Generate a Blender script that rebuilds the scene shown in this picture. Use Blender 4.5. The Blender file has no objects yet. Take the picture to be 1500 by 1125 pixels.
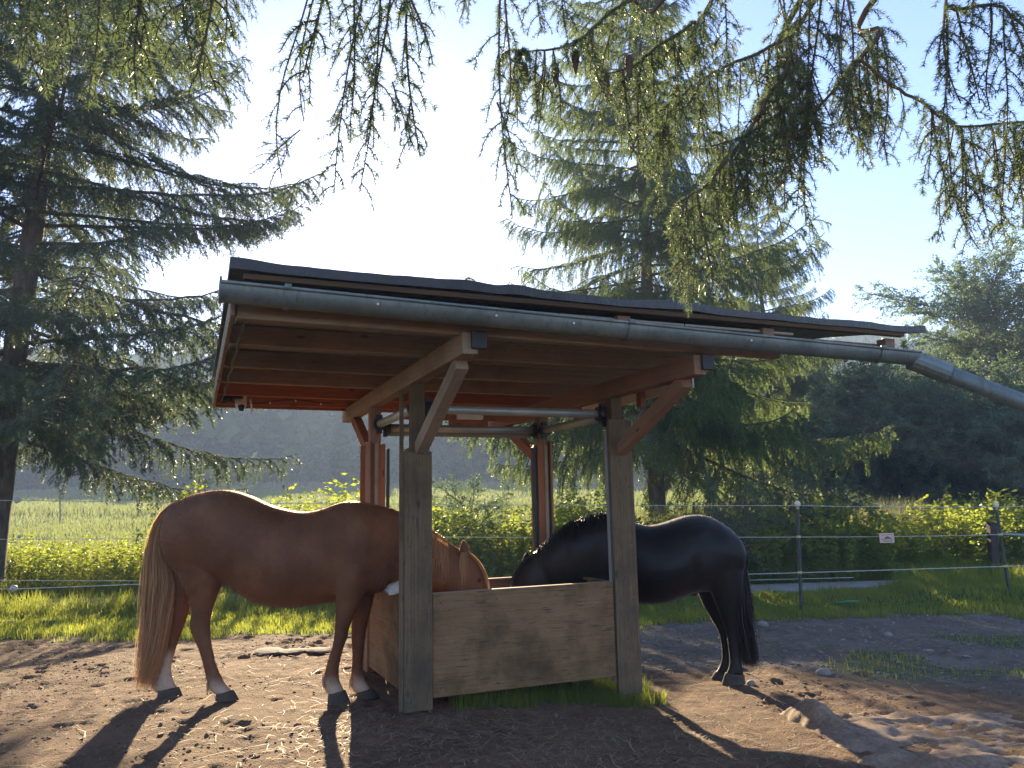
import bpy, bmesh, math, random
import numpy as np
from mathutils import Matrix, Vector, Euler

random.seed(7)
RNG = np.random.default_rng(11)
SC = bpy.context.scene
COL = SC.collection
PI = math.pi
R = math.radians

# ------------------------------------------------------------------ camera
FPX, PITCH, ROLL, CAMH = 1122.0, .154, -.02, 1.45
cr, sr = math.cos(ROLL), math.sin(ROLL)
cp, sp = math.cos(PITCH), math.sin(PITCH)
cam = bpy.data.cameras.new('camera')
cam.sensor_width = 36.0
cam.lens = 36.0 * FPX / 1500.0
cam.clip_start, cam.clip_end = .05, 3000
cam_o = bpy.data.objects.new('camera', cam)
COL.objects.link(cam_o)
right, fwd, up = Vector((1, 0, 0)), Vector((0, cp, sp)), Vector((0, -sp, cp))
r2 = cr * right + sr * up
u2 = -sr * right + cr * up
M = Matrix((r2, u2, -fwd)).transposed().to_4x4()
M.translation = Vector((0, 0, CAMH))
cam_o.matrix_world = M
SC.camera = cam_o

def at(px, py, Y):
    """world point seen at photograph pixel (px, py) standing at depth Y"""
    ix, iy = px - 750.0, py - 562.5
    x = cr * ix + sr * iy
    y = -sr * ix + cr * iy
    d = np.array([x, cp * FPX + sp * y, sp * FPX - cp * y])
    return d * (Y / d[1]) + np.array([0, 0, CAMH])

# ------------------------------------------------------------------ light
SUN_AZ, SUN_EL = R(-11.5), R(19.0)
w = bpy.data.worlds.new('World')
SC.world = w
w.use_nodes = True
nt = w.node_tree
sky = nt.nodes.new('ShaderNodeTexSky')
sky.sky_type = 'NISHITA'
sky.sun_disc = False
sky.sun_elevation = SUN_EL
sky.sun_rotation = SUN_AZ
sky.altitude = 300
sky.air_density = 1.0
sky.dust_density = .35
sky.ozone_density = 5.0
nt.nodes['Background'].inputs['Strength'].default_value = .068
tint = nt.nodes.new('ShaderNodeMix'); tint.data_type = 'RGBA'; tint.blend_type = 'MULTIPLY'       # the camera's own colour balance
tint.inputs['Factor'].default_value = 1; tint.inputs[7].default_value = (1.12, .95, 1.0, 1)
nt.links.new(sky.outputs[0], tint.inputs[6]); nt.links.new(tint.outputs[2], nt.nodes['Background'].inputs['Color'])
sl = bpy.data.lights.new('sun', 'SUN')
sl.energy = 5.0
sl.angle = R(.6)
sl.color = (1.0, .80, .52)
so = bpy.data.objects.new('sun', sl)
COL.objects.link(so)
sd = Vector((math.sin(SUN_AZ) * math.cos(SUN_EL), math.cos(SUN_AZ) * math.cos(SUN_EL), math.sin(SUN_EL)))
so.rotation_euler = sd.to_track_quat('Z', 'Y').to_euler()
so.location = sd * 60
vs = SC.view_settings
vs.view_transform = 'Standard'
vs.look = 'None'
vs.exposure = 2.5
vs.gamma = 1
vs.use_curve_mapping = False
cy = SC.cycles
cy.max_bounces = 6
cy.diffuse_bounces = 3
cy.glossy_bounces = 2
cy.transmission_bounces = 4
cy.volume_bounces = 0
cy.transparent_max_bounces = 6
cy.sample_clamp_indirect = 6
cy.caustics_reflective = False
cy.caustics_refractive = False
cy.use_denoising = True

# ------------------------------------------------------------------ helpers
def tag(o, label=None, cat=None, group=None, kind=None):
    if label: o['label'] = label
    if cat: o['category'] = cat
    if group: o['group'] = group
    if kind: o['kind'] = kind
    return o

def empty(name, loc=(0, 0, 0), rz=0.0):
    o = bpy.data.objects.new(name, None)
    o.location = loc
    o.rotation_euler = (0, 0, rz)
    o.empty_display_size = .1
    COL.objects.link(o)
    return o

def base_matrix(o):
    return Matrix.LocRotScale(o.location, o.rotation_euler, o.scale)

def attach(o, parent):
    """parent o, keeping its own transform as the world transform"""
    if parent is None: return o
    o.parent = parent
    m = base_matrix(parent)
    p = parent
    while p.parent:
        m = p.matrix_parent_inverse @ m
        m = base_matrix(p.parent) @ m
        p = p.parent
    o.matrix_parent_inverse = m.inverted()
    return o

def obj(name, me, parent=None, mw=None):
    o = bpy.data.objects.new(name, me)
    COL.objects.link(o)
    if mw is not None:
        o.matrix_basis = mw
    return attach(o, parent)

def mesh_np(name, V, F, mats, smooth=False, mi=None, tint=None):
    """V (n,3); F (m,k) array, or list of such arrays"""
    if not isinstance(F, (list, tuple)): F = [F]
    F = [np.asarray(f, dtype=np.int32) for f in F if len(f)]
    me = bpy.data.meshes.new(name)
    V = np.asarray(V, dtype=np.float32)
    me.vertices.add(len(V))
    me.vertices.foreach_set('co', V.ravel())
    loops = np.concatenate([f.ravel() for f in F])
    tot = np.concatenate([np.full(len(f), f.shape[1], np.int32) for f in F])
    start = np.concatenate([[0], np.cumsum(tot)[:-1]]).astype(np.int32)
    me.loops.add(len(loops))
    me.loops.foreach_set('vertex_index', loops)
    me.polygons.add(len(tot))
    me.polygons.foreach_set('loop_start', start)
    try: me.polygons.foreach_set('loop_total', tot)
    except Exception: pass
    if mi is not None: me.polygons.foreach_set('material_index', np.asarray(mi, np.int32))
    me.polygons.foreach_set('use_smooth', np.full(len(tot), smooth))
    if not isinstance(mats, (list, tuple)): mats = [mats]
    for m in mats: me.materials.append(m)
    if tint is not None:
        a = me.attributes.new('tint', 'FLOAT', 'FACE')
        a.data.foreach_set('value', np.asarray(tint, np.float32))
    me.update(calc_edges=True)
    me.validate()
    return me

class MB:
    """collects arrays of geometry into one mesh"""
    def __init__(self): self.V = []; self.F3 = []; self.F4 = []; self.n = 0; self.m3 = []; self.m4 = []; self.t3 = []; self.t4 = []
    def add(self, V, F3=None, F4=None, mi=0, tint=.5):
        V = np.asarray(V, float).reshape(-1, 3)
        if F3 is not None and len(F3):
            F3 = np.asarray(F3, int); self.F3.append(F3 + self.n); self.m3.append(np.full(len(F3), mi)); self.t3.append(np.broadcast_to(tint, (len(F3),)))
        if F4 is not None and len(F4):
            F4 = np.asarray(F4, int); self.F4.append(F4 + self.n); self.m4.append(np.full(len(F4), mi)); self.t4.append(np.broadcast_to(tint, (len(F4),)))
        self.V.append(V); self.n += len(V)
    def tube(self, P, r, n=6, mi=0, cap=True, tint=.5):
        P = np.asarray(P, float); r = np.broadcast_to(np.asarray(r, float), (len(P),))
        T = np.gradient(P, axis=0); T /= np.linalg.norm(T, axis=1, keepdims=True) + 1e-9
        ref = np.array([0, 0, 1.]) if abs(T[0][2]) < .9 else np.array([1., 0, 0])
        A = np.cross(T, ref); A /= np.linalg.norm(A, axis=1, keepdims=True) + 1e-9
        B = np.cross(T, A)
        th = np.arange(n) * 2 * PI / n
        V = P[:, None] + r[:, None, None] * (A[:, None] * np.cos(th)[None, :, None] + B[:, None] * np.sin(th)[None, :, None])
        k = len(P)
        i, j = np.meshgrid(np.arange(k - 1), np.arange(n), indexing='ij')
        a = i * n + j; b = i * n + (j + 1) % n
        F4 = np.stack([a, b, b + n, a + n], -1).reshape(-1, 4)
        V = V.reshape(-1, 3); F3 = []
        if cap:
            V = np.concatenate([V, P[:1], P[-1:]]); c0, c1 = k * n, k * n + 1
            for q in range(n):
                F3.append((q, c0, (q + 1) % n)); F3.append(((k - 1) * n + q, (k - 1) * n + (q + 1) % n, c1))
        self.add(V, F3, F4, mi, tint)
    def box(self, c, s, rot=None, mi=0, tint=.5):
        V = np.array([[x, y, z] for x in (-.5, .5) for y in (-.5, .5) for z in (-.5, .5)]) * np.asarray(s)
        if rot is not None: V = V @ np.asarray(rot).T
        V = V + np.asarray(c)
        self.add(V, None, [(0, 1, 3, 2), (4, 6, 7, 5), (0, 4, 5, 1), (2, 3, 7, 6), (0, 2, 6, 4), (1, 5, 7, 3)], mi, tint)
    def mesh(self, name, mats, smooth=False):
        F, mi, t = [], [], []
        for f, m, q in ((self.F3, self.m3, self.t3), (self.F4, self.m4, self.t4)):
            if f: F.append(np.concatenate(f)); mi.append(np.concatenate(m)); t.append(np.concatenate(q))
        return mesh_np(name, np.concatenate(self.V), F, mats, smooth, np.concatenate(mi), np.concatenate(t))

def rot_to(d, upv=(0, 0, 1)):
    """rotation matrix whose X axis runs along d"""
    x = Vector(d).normalized(); z = Vector(upv)
    y = z.cross(x)
    if y.length < 1e-4: y = Vector((0, 1, 0)).cross(x)
    y.normalize(); z = x.cross(y)
    return Matrix((x, y, z)).transposed()

def board(name, p0, p1, wd, ht, mat, parent=None, upv=(0, 0, 1), bev=.004):
    """a squared timber from p0 to p1 along its own X axis: wd across, ht along upv"""
    p0, p1 = Vector(p0), Vector(p1)
    L = (p1 - p0).length
    bm = bmesh.new()
    bmesh.ops.create_cube(bm, size=1)
    bmesh.ops.scale(bm, vec=(L, wd, ht), verts=bm.verts)
    if bev: bmesh.ops.bevel(bm, geom=list(bm.edges), offset=min(bev, .3 * min(wd, ht)), segments=1, affect='EDGES')
    me = bpy.data.meshes.new(name)
    bm.to_mesh(me); bm.free()
    me.materials.append(mat)
    m = rot_to(p1 - p0, upv).to_4x4(); m.translation = (p0 + p1) / 2
    return obj(name, me, parent, m)

def tube_obj(name, P, r, mat, parent=None, n=12, smooth=True):
    b = MB(); c = np.mean(np.asarray(P, float), 0)
    b.tube(np.asarray(P, float) - c, r, n)
    return obj(name, b.mesh(name, mat, smooth), parent, Matrix.Translation(Vector(c)))

_tab = np.random.default_rng(3).random((512, 512))
def vnoise(x, y):
    xi = np.floor(x).astype(int); yi = np.floor(y).astype(int)
    fx = x - xi; fy = y - yi
    fx = fx * fx * (3 - 2 * fx); fy = fy * fy * (3 - 2 * fy)
    a = _tab[xi % 512, yi % 512]; b = _tab[(xi + 1) % 512, yi % 512]
    c = _tab[xi % 512, (yi + 1) % 512]; d = _tab[(xi + 1) % 512, (yi + 1) % 512]
    return (a * (1 - fx) + b * fx) * (1 - fy) + (c * (1 - fx) + d * fx) * fy
def fbm(x, y, o=4):
    s = 0; a = .5
    for k in range(o): s = s + a * vnoise(x * 2 ** k + 17.3 * k, y * 2 ** k - 9.1 * k); a *= .5
    return s
def ss(a, b, x):
    t = np.clip((x - a) / (b - a), 0, 1); return t * t * (3 - 2 * t)

# ------------------------------------------------------------------ materials
class NT:
    def __init__(self, name):
        self.m = bpy.data.materials.new(name); self.m.use_nodes = True
        self.t = self.m.node_tree; self.p = self.t.nodes['Principled BSDF']; self.out = self.t.nodes['Material Output']
    def n(self, typ, **kw):
        x = self.t.nodes.new(typ)
        for k, v in kw.items():
            if k in x.inputs: x.inputs[k].default_value = v
            else: setattr(x, k, v)
        return x
    def l(self, a, b): self.t.links.new(a, b)
    def coord(self, scale=(1, 1, 1), rnd=True, kind='Object'):
        tc = self.n('ShaderNodeTexCoord'); mp = self.n('ShaderNodeMapping')
        mp.inputs['Scale'].default_value = scale
        self.l(tc.outputs[kind], mp.inputs['Vector'])
        if rnd:
            oi = self.n('ShaderNodeObjectInfo'); mul = self.n('ShaderNodeMath', operation='MULTIPLY'); mul.inputs[1].default_value = 37.0
            self.l(oi.outputs['Random'], mul.inputs[0]); cb = self.n('ShaderNodeCombineXYZ')
            for k in range(3): self.l(mul.outputs[0], cb.inputs[k])
            self.l(cb.outputs[0], mp.inputs['Location'])
        return mp.outputs[0]
    def noise(self, vec, scale, detail=5, rough=.55, dist=0.0):
        x = self.n('ShaderNodeTexNoise'); x.inputs['Scale'].default_value = scale; x.inputs['Detail'].default_value = detail
        x.inputs['Roughness'].default_value = rough; x.inputs['Distortion'].default_value = dist
        if vec is not None: self.l(vec, x.inputs['Vector'])
        return x.outputs['Fac']
    def ramp(self, fac, stops):
        x = self.n('ShaderNodeValToRGB'); e = x.color_ramp.elements
        while len(e) < len(stops): e.new(.5)
        for k, (p, c) in enumerate(stops):
            e[k].position = p; e[k].color = (*c, 1) if len(c) == 3 else c
        self.l(fac, x.inputs['Fac']); return x.outputs['Color']
    def mix(self, fac, a, b, mode='MIX'):
        x = self.n('ShaderNodeMix', data_type='RGBA', blend_type=mode)
        for s, v in ((x.inputs['Factor'], fac), (x.inputs[6], a), (x.inputs[7], b)):
            if hasattr(v, 'links') or isinstance(v, bpy.types.NodeSocket): self.l(v, s)
            elif isinstance(v, (int, float)): s.default_value = v
            else: s.default_value = (*v, 1)
        return x.outputs[2]
    def bump(self, h, strength=.4, dist=.01):
        b = self.n('ShaderNodeBump'); b.inputs['Strength'].default_value = strength; b.inputs['Distance'].default_value = dist
        self.l(h, b.inputs['Height']); self.l(b.outputs[0], self.p.inputs['Normal']); return b
    def attr(self, name):
        a = self.n('ShaderNodeAttribute', attribute_name=name); return a

def mat_plain(name, col, rough=.6, metal=0.0, var=.15, scale=8, bump=.1):
    T = NT(name); v = T.coord()
    c = T.noise(v, scale)
    T.l(T.ramp(c, [(.3, tuple(x * (1 - var) for x in col)), (.7, tuple(min(1, x * (1 + var)) for x in col))]), T.p.inputs['Base Color'])
    T.p.inputs['Roughness'].default_value = rough; T.p.inputs['Metallic'].default_value = metal
    T.bump(T.noise(v, scale * 6), bump, .003)
    return T.m

def mat_wood(name, c0, c1, dirt=0.0, rough=.7, dirtcol=(.05, .04, .03), knots=True, sheet=False):
    T = NT(name); v = T.coord((1.0, 3.5, 3.5) if sheet else (1.2, 14, 14))
    g = T.noise(v, 3, 6, .6, .6)
    v2 = T.coord((1.2, 45, 45) if sheet else (.25, 60, 60)); f = T.noise(v2, 2.0, 4)
    col = T.ramp(g, [(.25, c0), (.55, tuple((a + b) / 2 for a, b in zip(c0, c1))), (.8, c1)])
    col = T.mix(.35, col, T.ramp(f, [(.3, tuple(x * .6 for x in c0)), (.7, c1)]))
    if knots:
        vk = T.coord((3, 9, 9)); vo = T.n('ShaderNodeTexVoronoi'); vo.inputs['Scale'].default_value = 1.0; T.l(vk, vo.inputs['Vector'])
        col = T.mix(T.ramp(vo.outputs['Distance'], [(.06, (.75,) * 3), (.13, (0, 0, 0))]), col, tuple(x * .3 for x in c0))
    if dirt:
        vd = T.coord((1, 1, 1)); d = T.noise(vd, 2.2, 6, .65)
        col = T.mix(T.ramp(d, [(.46, (0, 0, 0)), (.66, (dirt * .8,) * 3)]), col, dirtcol)
        vs_ = T.n('ShaderNodeTexVoronoi'); vs_.inputs['Scale'].default_value = 38; T.l(T.coord((1, 1, 1)), vs_.inputs['Vector'])
        col = T.mix(T.ramp(vs_.outputs['Distance'], [(.10, (dirt * .55,) * 3), (.20, (0, 0, 0))]), col, dirtcol)
        d2 = T.noise(T.coord((5, 60, 60)), 1.5, 3)
        col = T.mix(T.ramp(d2, [(.60, (0, 0, 0)), (.70, (dirt * .8,) * 3)]), col, dirtcol)
    T.l(col, T.p.inputs['Base Color']); T.p.inputs['Roughness'].default_value = rough; T.p.inputs['Specular IOR Level'].default_value = .12
    T.bump(f, .25, .003)
    return T.m

def mat_leaf(name, stops, trans=.35, rough=.5, tcol=None, objvar=.25):
    """foliage: tinted per leaf, light passes through"""
    T = NT(name)
    a = T.attr('tint').outputs['Fac']
    oi = T.n('ShaderNodeObjectInfo'); mm = T.n('ShaderNodeMath', operation='MULTIPLY_ADD'); mm.inputs[1].default_value = objvar; mm.inputs[2].default_value = -objvar / 2
    T.l(oi.outputs['Random'], mm.inputs[0]); ad = T.n('ShaderNodeMath', operation='ADD', use_clamp=True); T.l(a, ad.inputs[0]); T.l(mm.outputs[0], ad.inputs[1])
    col = T.ramp(ad.outputs[0], stops)
    T.l(col, T.p.inputs['Base Color']); T.p.inputs['Roughness'].default_value = rough
    T.p.inputs['Specular IOR Level'].default_value = .3
    tr = T.n('ShaderNodeBsdfTranslucent')
    if tcol: T.l(T.mix(.75, col, tcol), tr.inputs['Color'])
    else: T.l(col, tr.inputs['Color'])
    ms = T.n('ShaderNodeMixShader'); ms.inputs[0].default_value = trans
    T.l(T.p.outputs[0], ms.inputs[1]); T.l(tr.outputs[0], ms.inputs[2]); T.l(ms.outputs[0], T.out.inputs['Surface'])
    return T.m

M_NEW = mat_wood('spruce_timber', (.25, .145, .088), (.36, .215, .135), .35)
M_BEAM = mat_wood('pale_timber', (.30, .225, .15), (.43, .335, .235), .45)
M_OLD = mat_wood('weathered_timber', (.115, .078, .042), (.215, .155, .092), .8)
M_PLY = mat_wood('weathered_plywood', (.185, .108, .050), (.275, .172, .088), 1.0, dirtcol=(.060, .036, .018), knots=False, sheet=True)
M_RED = mat_wood('orange_timber', (.27, .105, .048), (.37, .16, .08), .25)
M_ROOFBOARD = mat_wood('roof_plywood', (.50, .45, .38), (.60, .55, .47), .2, knots=False)
def mk_zinc():
    T = NT('galvanised_zinc'); v = T.coord((1, 1, 1), rnd=False)
    c = T.ramp(T.noise(v, 2.5, 6, .7), [(.3, (.115, .145, .14)), (.55, (.19, .235, .225)), (.75, (.27, .31, .29))])
    st_ = T.noise(T.coord((16, 16, 1.2), rnd=False), 2, 4, .6)
    c = T.mix(T.ramp(st_, [(.52, (0, 0, 0)), (.72, (.6, .6, .6))]), c, (.085, .10, .075))
    T.l(c, T.p.inputs['Base Color']); T.p.inputs['Roughness'].default_value = .5; T.p.inputs['Metallic'].default_value = .45
    T.bump(T.noise(v, 9, 4), .25, .01); return T.m
M_ZINC = mk_zinc()
M_ALU = mat_plain('dull_aluminium', (.26, .25, .23), .6, .3, .1, 6, .05)
M_TUBE = mat_plain('roller_tube_metal', (.42, .45, .42), .45, .5, .15, 5, .05)
M_BLACK = mat_plain('black_plastic', (.015, .015, .017), .5, 0, .2)
M_WHITE = mat_plain('white_plastic', (.72, .71, .68), .45, 0, .06)
M_STEEL = mat_plain('rusty_rod', (.10, .06, .04), .7, .3, .3, 20)
def mk_tarp():
    T = NT('black_roof_tarp'); v = T.coord((1, 1, 1), rnd=False)
    T.l(T.ramp(T.noise(v, 4), [(.3, (.012, .013, .016)), (.7, (.035, .036, .040))]), T.p.inputs['Base Color'])
    T.p.inputs['Roughness'].default_value = .38
    T.bump(T.noise(T.coord((3, 1, 1), rnd=False), 5, 4), .5, .03)
    return T.m
M_TARP = mk_tarp()
M_BARK = None
def mk_bark():
    T = NT('spruce_bark'); v = T.coord((1, 1, .35))
    n1 = T.noise(v, 14, 6, .65)
    T.l(T.ramp(n1, [(.3, (.045, .035, .028)), (.55, (.11, .085, .065)), (.8, (.20, .165, .13))]), T.p.inputs['Base Color'])
    T.p.inputs['Roughness'].default_value = .9; T.bump(n1, .9, .03); return T.m
M_BARK = mk_bark()
M_TWIG = mat_plain('twig_bark', (.11, .07, .045), .85, 0, .3, 10)
M_NEEDLE = mat_leaf('spruce_needles', [(.0, (.042, .072, .054)), (.5, (.072, .112, .072)), (1, (.12, .155, .085))], .42, .45, (.17, .22, .11))
M_NEEDLE2 = mat_leaf('sunny_spruce_needles', [(.0, (.028, .062, .034)), (.5, (.058, .108, .046)), (1, (.13, .17, .055))], .50, .45, (.26, .34, .085))
M_NEARNEEDLE = mat_leaf('fresh_spruce_needles', [(.0, (.042, .070, .046)), (.5, (.075, .115, .062)), (1, (.13, .17, .075))], .40, .45, (.19, .25, .09))
M_LEAF = mat_leaf('weed_leaves', [(.0, (.032, .074, .020)), (.5, (.070, .12, .028)), (1, (.16, .18, .038))], .58, .45, (.36, .42, .045))
M_BUSHLEAF = mat_leaf('bush_leaves', [(.0, (.055, .10, .072)), (.5, (.09, .145, .092)), (1, (.15, .19, .08))], .42, .5, (.18, .27, .10))
M_GRASS = mat_leaf('grass_blades', [(.0, (.050, .095, .020)), (.5, (.085, .135, .028)), (1, (.17, .19, .050))], .55, .5, (.42, .46, .06), 0)
M_MEADOW = mat_leaf('meadow_grass', [(.0, (.070, .115, .034)), (.4, (.115, .150, .050)), (.75, (.23, .19, .11)), (1, (.33, .22, .16))], .45, .6, (.30, .34, .11), 0)
M_FOREST = mat_leaf('distant_forest', [(.0, (.022, .045, .024)), (1, (.055, .085, .035))], .2, .6, None, 0)

# ------------------------------------------------------------------ ground
def path_y(x): return 12.33 + .109 * (x + 7)
def gz(x, y):
    x = np.asarray(x, float); y = np.asarray(y, float)
    z = -.13 * ss(-.5, 1.0, x)
    m = np.clip(y - 17.0, 0, 230); z = z + .047 * (m * m / (m + 6))
    h = np.clip(y - 118, 0, 130); z = z + .27 * (h * h / (h + 10)) * (1 - .5 * ss(200, 300, y))
    z = z + .16 * np.exp(-((x - 6.8) / 2.2) ** 2 - ((y - 12.0) / .7) ** 2)
    z = z + .5 * (fbm(x * .06 + 5, y * .06, 3) - .45) * ss(18, 40, y)
    return z
def zone_grass(x, y):
    edge = 9.05 + .35 * ss(-4, -1, x) + 1.1 * ss(0, 2.5, x) + 1.3 * (fbm(x * .9, y * .9) - .45) + .5 * (vnoise(x * 5, y * 5) - .5)
    g = ss(-.30, .30, y - edge)
    # weedy patches in the gravel on the right
    p = fbm(x * .9 + 40, y * 1.4 + 3, 4); g = np.maximum(g, ss(.50, .58, p) * ss(2.2, 3.6, x) * ss(6.3, 7.6, y) * .75)
    gr = np.exp(-(((x - 4.9) / 1.0) ** 2 + ((y - 9.9) / .45) ** 2) ** 2)     # bare stony tongue in the verge
    return np.clip(g - gr * .9, 0, 1)
def zone_gravel(x, y):
    e = 7.35 + .55 * (fbm(x * .8, y * .8 + 8) - .45) * 2 - .55 * np.clip(x - 2.2, 0, 2.5)
    g = ss(-.35, .35, y - e) * ss(.2, 1.2, x) * (1 - ss(10.6, 11.2, y))
    g2 = np.exp(-(((x - 4.9) / 1.2) ** 2 + ((y - 9.9) / .55) ** 2) ** 2)
    return np.maximum(g, g2)
def micro(x, y):
    """trampled relief of the yard"""
    dirt = (1 - zone_grass(x, y)) * ss(2.5, 3.5, y) * (1 - ss(10.5, 12, y)) * ss(-11, -9, x) * (1 - ss(9, 11, x))
    z = .05 * (fbm(x * 1.1, y * 1.1, 3) - .45) + .05 * (fbm(x * 5 + 7, y * 5, 3) - .45)
    r = fbm(x * 11, y * 11 + 50, 3); z = z + .055 * (np.abs(r - .45)) ** .8 * (fbm(x * 1.7 + 3, y * 1.7, 2) > .33)
    churn = ss(.36, .55, fbm(x * .7 + 2, y * .9 + 4, 3))
    z = z + (.022 * (vnoise(x * 16, y * 16) - .5) + .012 * (vnoise(x * 33, y * 33) - .5)) * ss(.30, .5, fbm(x * 1.1 + 9, y * 1.3, 3))
    z = z * (.45 + .55 * churn) * (1 - .35 * zone_gravel(x, y))
    return z * dirt

def geo(a, b, d0, grow):
    out = [a]; d = d0
    while abs(out[-1] - a) < abs(b - a): out.append(out[-1] + math.copysign(d, b - a)); d *= grow
    return out[1:]
xs = np.array(sorted(geo(-6.2, -420, .05, 1.13)) + list(np.arange(-6.2, 6.6, .026)) + geo(6.6, 420, .05, 1.13))
ys = np.array(sorted(geo(3.6, -60, .05, 1.25)) + list(np.arange(3.6, 10.4, .026)) + geo(10.4, 460, .04, 1.045))
GX, GY = np.meshgrid(xs, ys, indexing='xy')
GM = micro(GX, GY)
for _ in range(260):                                   # hoof prints
    hx, hy = RNG.uniform(-5.5, 6), RNG.uniform(4, 9.6)
    if zone_grass(np.array(hx), np.array(hy)) > .4: continue
    rr = RNG.uniform(.05, .085); dep = RNG.uniform(.008, .022)
    i0, i1 = np.searchsorted(xs, (hx - .2, hx + .2)); j0, j1 = np.searchsorted(ys, (hy - .2, hy + .2))
    if i1 - i0 < 3 or j1 - j0 < 3: continue
    d = np.hypot(GX[j0:j1, i0:i1] - hx, (GY[j0:j1, i0:i1] - hy) * RNG.uniform(.8, 1.1)) / rr
    GM[j0:j1, i0:i1] += dep * (-np.exp(-d ** 4) + .55 * np.exp(-((d - 1.25) / .3) ** 2))
GZ = gz(GX, GY) + GM
V = np.stack([GX, GY, GZ], -1).reshape(-1, 3)
nx, ny = len(xs), len(ys)
i, j = np.meshgrid(np.arange(nx - 1), np.arange(ny - 1), indexing='xy')
a = (j * nx + i).ravel()
F = np.stack([a, a + 1, a + nx + 1, a + nx], -1)
def ground_z(x, y):
    """height of the built sheet (bilinear)"""
    x = np.atleast_1d(np.asarray(x, float)); y = np.atleast_1d(np.asarray(y, float))
    ii = np.clip(np.searchsorted(xs, x) - 1, 0, nx - 2); jj = np.clip(np.searchsorted(ys, y) - 1, 0, ny - 2)
    tx = (x - xs[ii]) / (xs[ii + 1] - xs[ii]); ty = (y - ys[jj]) / (ys[jj + 1] - ys[jj])
    return (GZ[jj, ii] * (1 - tx) + GZ[jj, ii + 1] * tx) * (1 - ty) + (GZ[jj + 1, ii] * (1 - tx) + GZ[jj + 1, ii + 1] * tx) * ty
def g1(x, y): return float(ground_z(x, y)[0])

def mk_ground():
    T = NT('yard_ground'); v = T.coord((1, 1, 1), rnd=False)
    n1 = T.noise(v, 1.6, 8, .65); n2 = T.noise(v, 9, 6, .65); n3 = T.noise(v, 70, 4, .6)
    dirt = T.ramp(n1, [(.30, (.085, .047, .026)), (.5, (.20, .115, .063)), (.72, (.32, .20, .118))])
    dirt = T.mix(.55, dirt, T.ramp(n2, [(.32, (.050, .029, .018)), (.55, (.18, .105, .060)), (.78, (.31, .20, .125))]))
    dirt = T.mix(.30, dirt, T.ramp(n3, [(.35, (.05, .032, .02)), (.7, (.24, .17, .11))]))
    vo = T.n('ShaderNodeTexVoronoi'); vo.inputs['Scale'].default_value = 34; T.l(v, vo.inputs['Vector'])
    grav = T.mix(.5, T.ramp(n2, [(.3, (.145, .112, .083)), (.7, (.30, .255, .205))]), T.mix(.6, vo.outputs['Color'], (.5, .5, .5)), 'MULTIPLY')
    grav = T.mix(.45, grav, T.ramp(n1, [(.4, (.10, .072, .052)), (.7, (.27, .235, .195))]))
    turf = T.ramp(n2, [(.3, (.030, .050, .014)), (.7, (.075, .105, .028))])
    av = T.attr('gravel').outputs['Fac']; ag = T.attr('grass').outputs['Fac']
    c = T.mix(av, dirt, grav); c = T.mix(ag, c, turf)
    mea = T.ramp(T.noise(v, .12, 4), [(.35, (.085, .12, .035)), (.65, (.14, .155, .055))])
    c = T.mix(T.attr('meadow').outputs['Fac'], c, mea)
    T.l(c, T.p.inputs['Base Color']); T.p.inputs['Roughness'].default_value = .92; T.p.inputs['Specular IOR Level'].default_value = .2
    h = T.n('ShaderNodeMath', operation='ADD'); T.l(n2, h.inputs[0]); T.l(n3, h.inputs[1])
    T.bump(h.outputs[0], 1.0, .035)
    return T.m
me = mesh_np('ground', V, F, mk_ground(), True)
for nm, val in (('grass', zone_grass(GX, GY)), ('gravel', zone_gravel(GX, GY)), ('meadow', ss(17, 24, GY))):
    at_ = me.attributes.new(nm, 'FLOAT', 'POINT'); at_.data.foreach_set('value', val.ravel().astype(np.float32))
tag(obj('ground', me), kind='structure')

def mk_path():
    T = NT('path_gravel'); v = T.coord((1, 1, 1), rnd=False)
    T.l(T.ramp(T.noise(v, 25, 6, .7), [(.3, (.17, .16, .15)), (.7, (.32, .305, .285))]), T.p.inputs['Base Color'])
    T.p.inputs['Roughness'].default_value = .9; T.bump(T.noise(v, 60, 4), .6, .01); return T.m
px_ = np.linspace(-30, 30, 121); prow = np.linspace(-.85, .85, 9)
PX, PR = np.meshgrid(px_, prow, indexing='ij')
PY = path_y(PX) + PR + .05 * (vnoise(PX * 3, PR * 9) - .5)
PV = np.stack([PX, PY, gz(PX, PY) + .02 + .02 * (1 - (PR / .85) ** 2)], -1).reshape(-1, 3)
i, j = np.meshgrid(np.arange(120), np.arange(8), indexing='ij'); a = (i * 9 + j).ravel()
tag(obj('path', mesh_np('path', PV, np.stack([a, a + 9, a + 10, a + 1], -1), mk_path(), True)), kind='structure')

# ------------------------------------------------------------------ the roofed hay feeder
YAW = .395
FLP = np.array([-.723, 5.756]); UU = np.array([math.cos(YAW), math.sin(YAW)]); VV = np.array([-math.sin(YAW), math.cos(YAW)])
def S(a, b, z):
    q = FLP + a * UU + b * VV
    return Vector((q[0], q[1], z))
W_, D_ = 1.706, 1.466
feeder = empty('hay_feeder', S(W_ / 2, D_ / 2, 0), YAW)
tag(feeder, 'roofed timber hay feeder with a plywood trough that both horses eat from', 'hay feeder')
UV3 = Vector((UU[0], UU[1], 0)); VV3 = Vector((VV[0], VV[1], 0)); ZZ = Vector((0, 0, 1))
def bd(name, a0, b0, z0, a1, b1, z1, wd, ht, mat, parent=feeder, upv=ZZ, bev=.004):
    return board(name, S(a0, b0, z0), S(a1, b1, z1), wd, ht, mat, parent, upv, bev)
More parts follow.
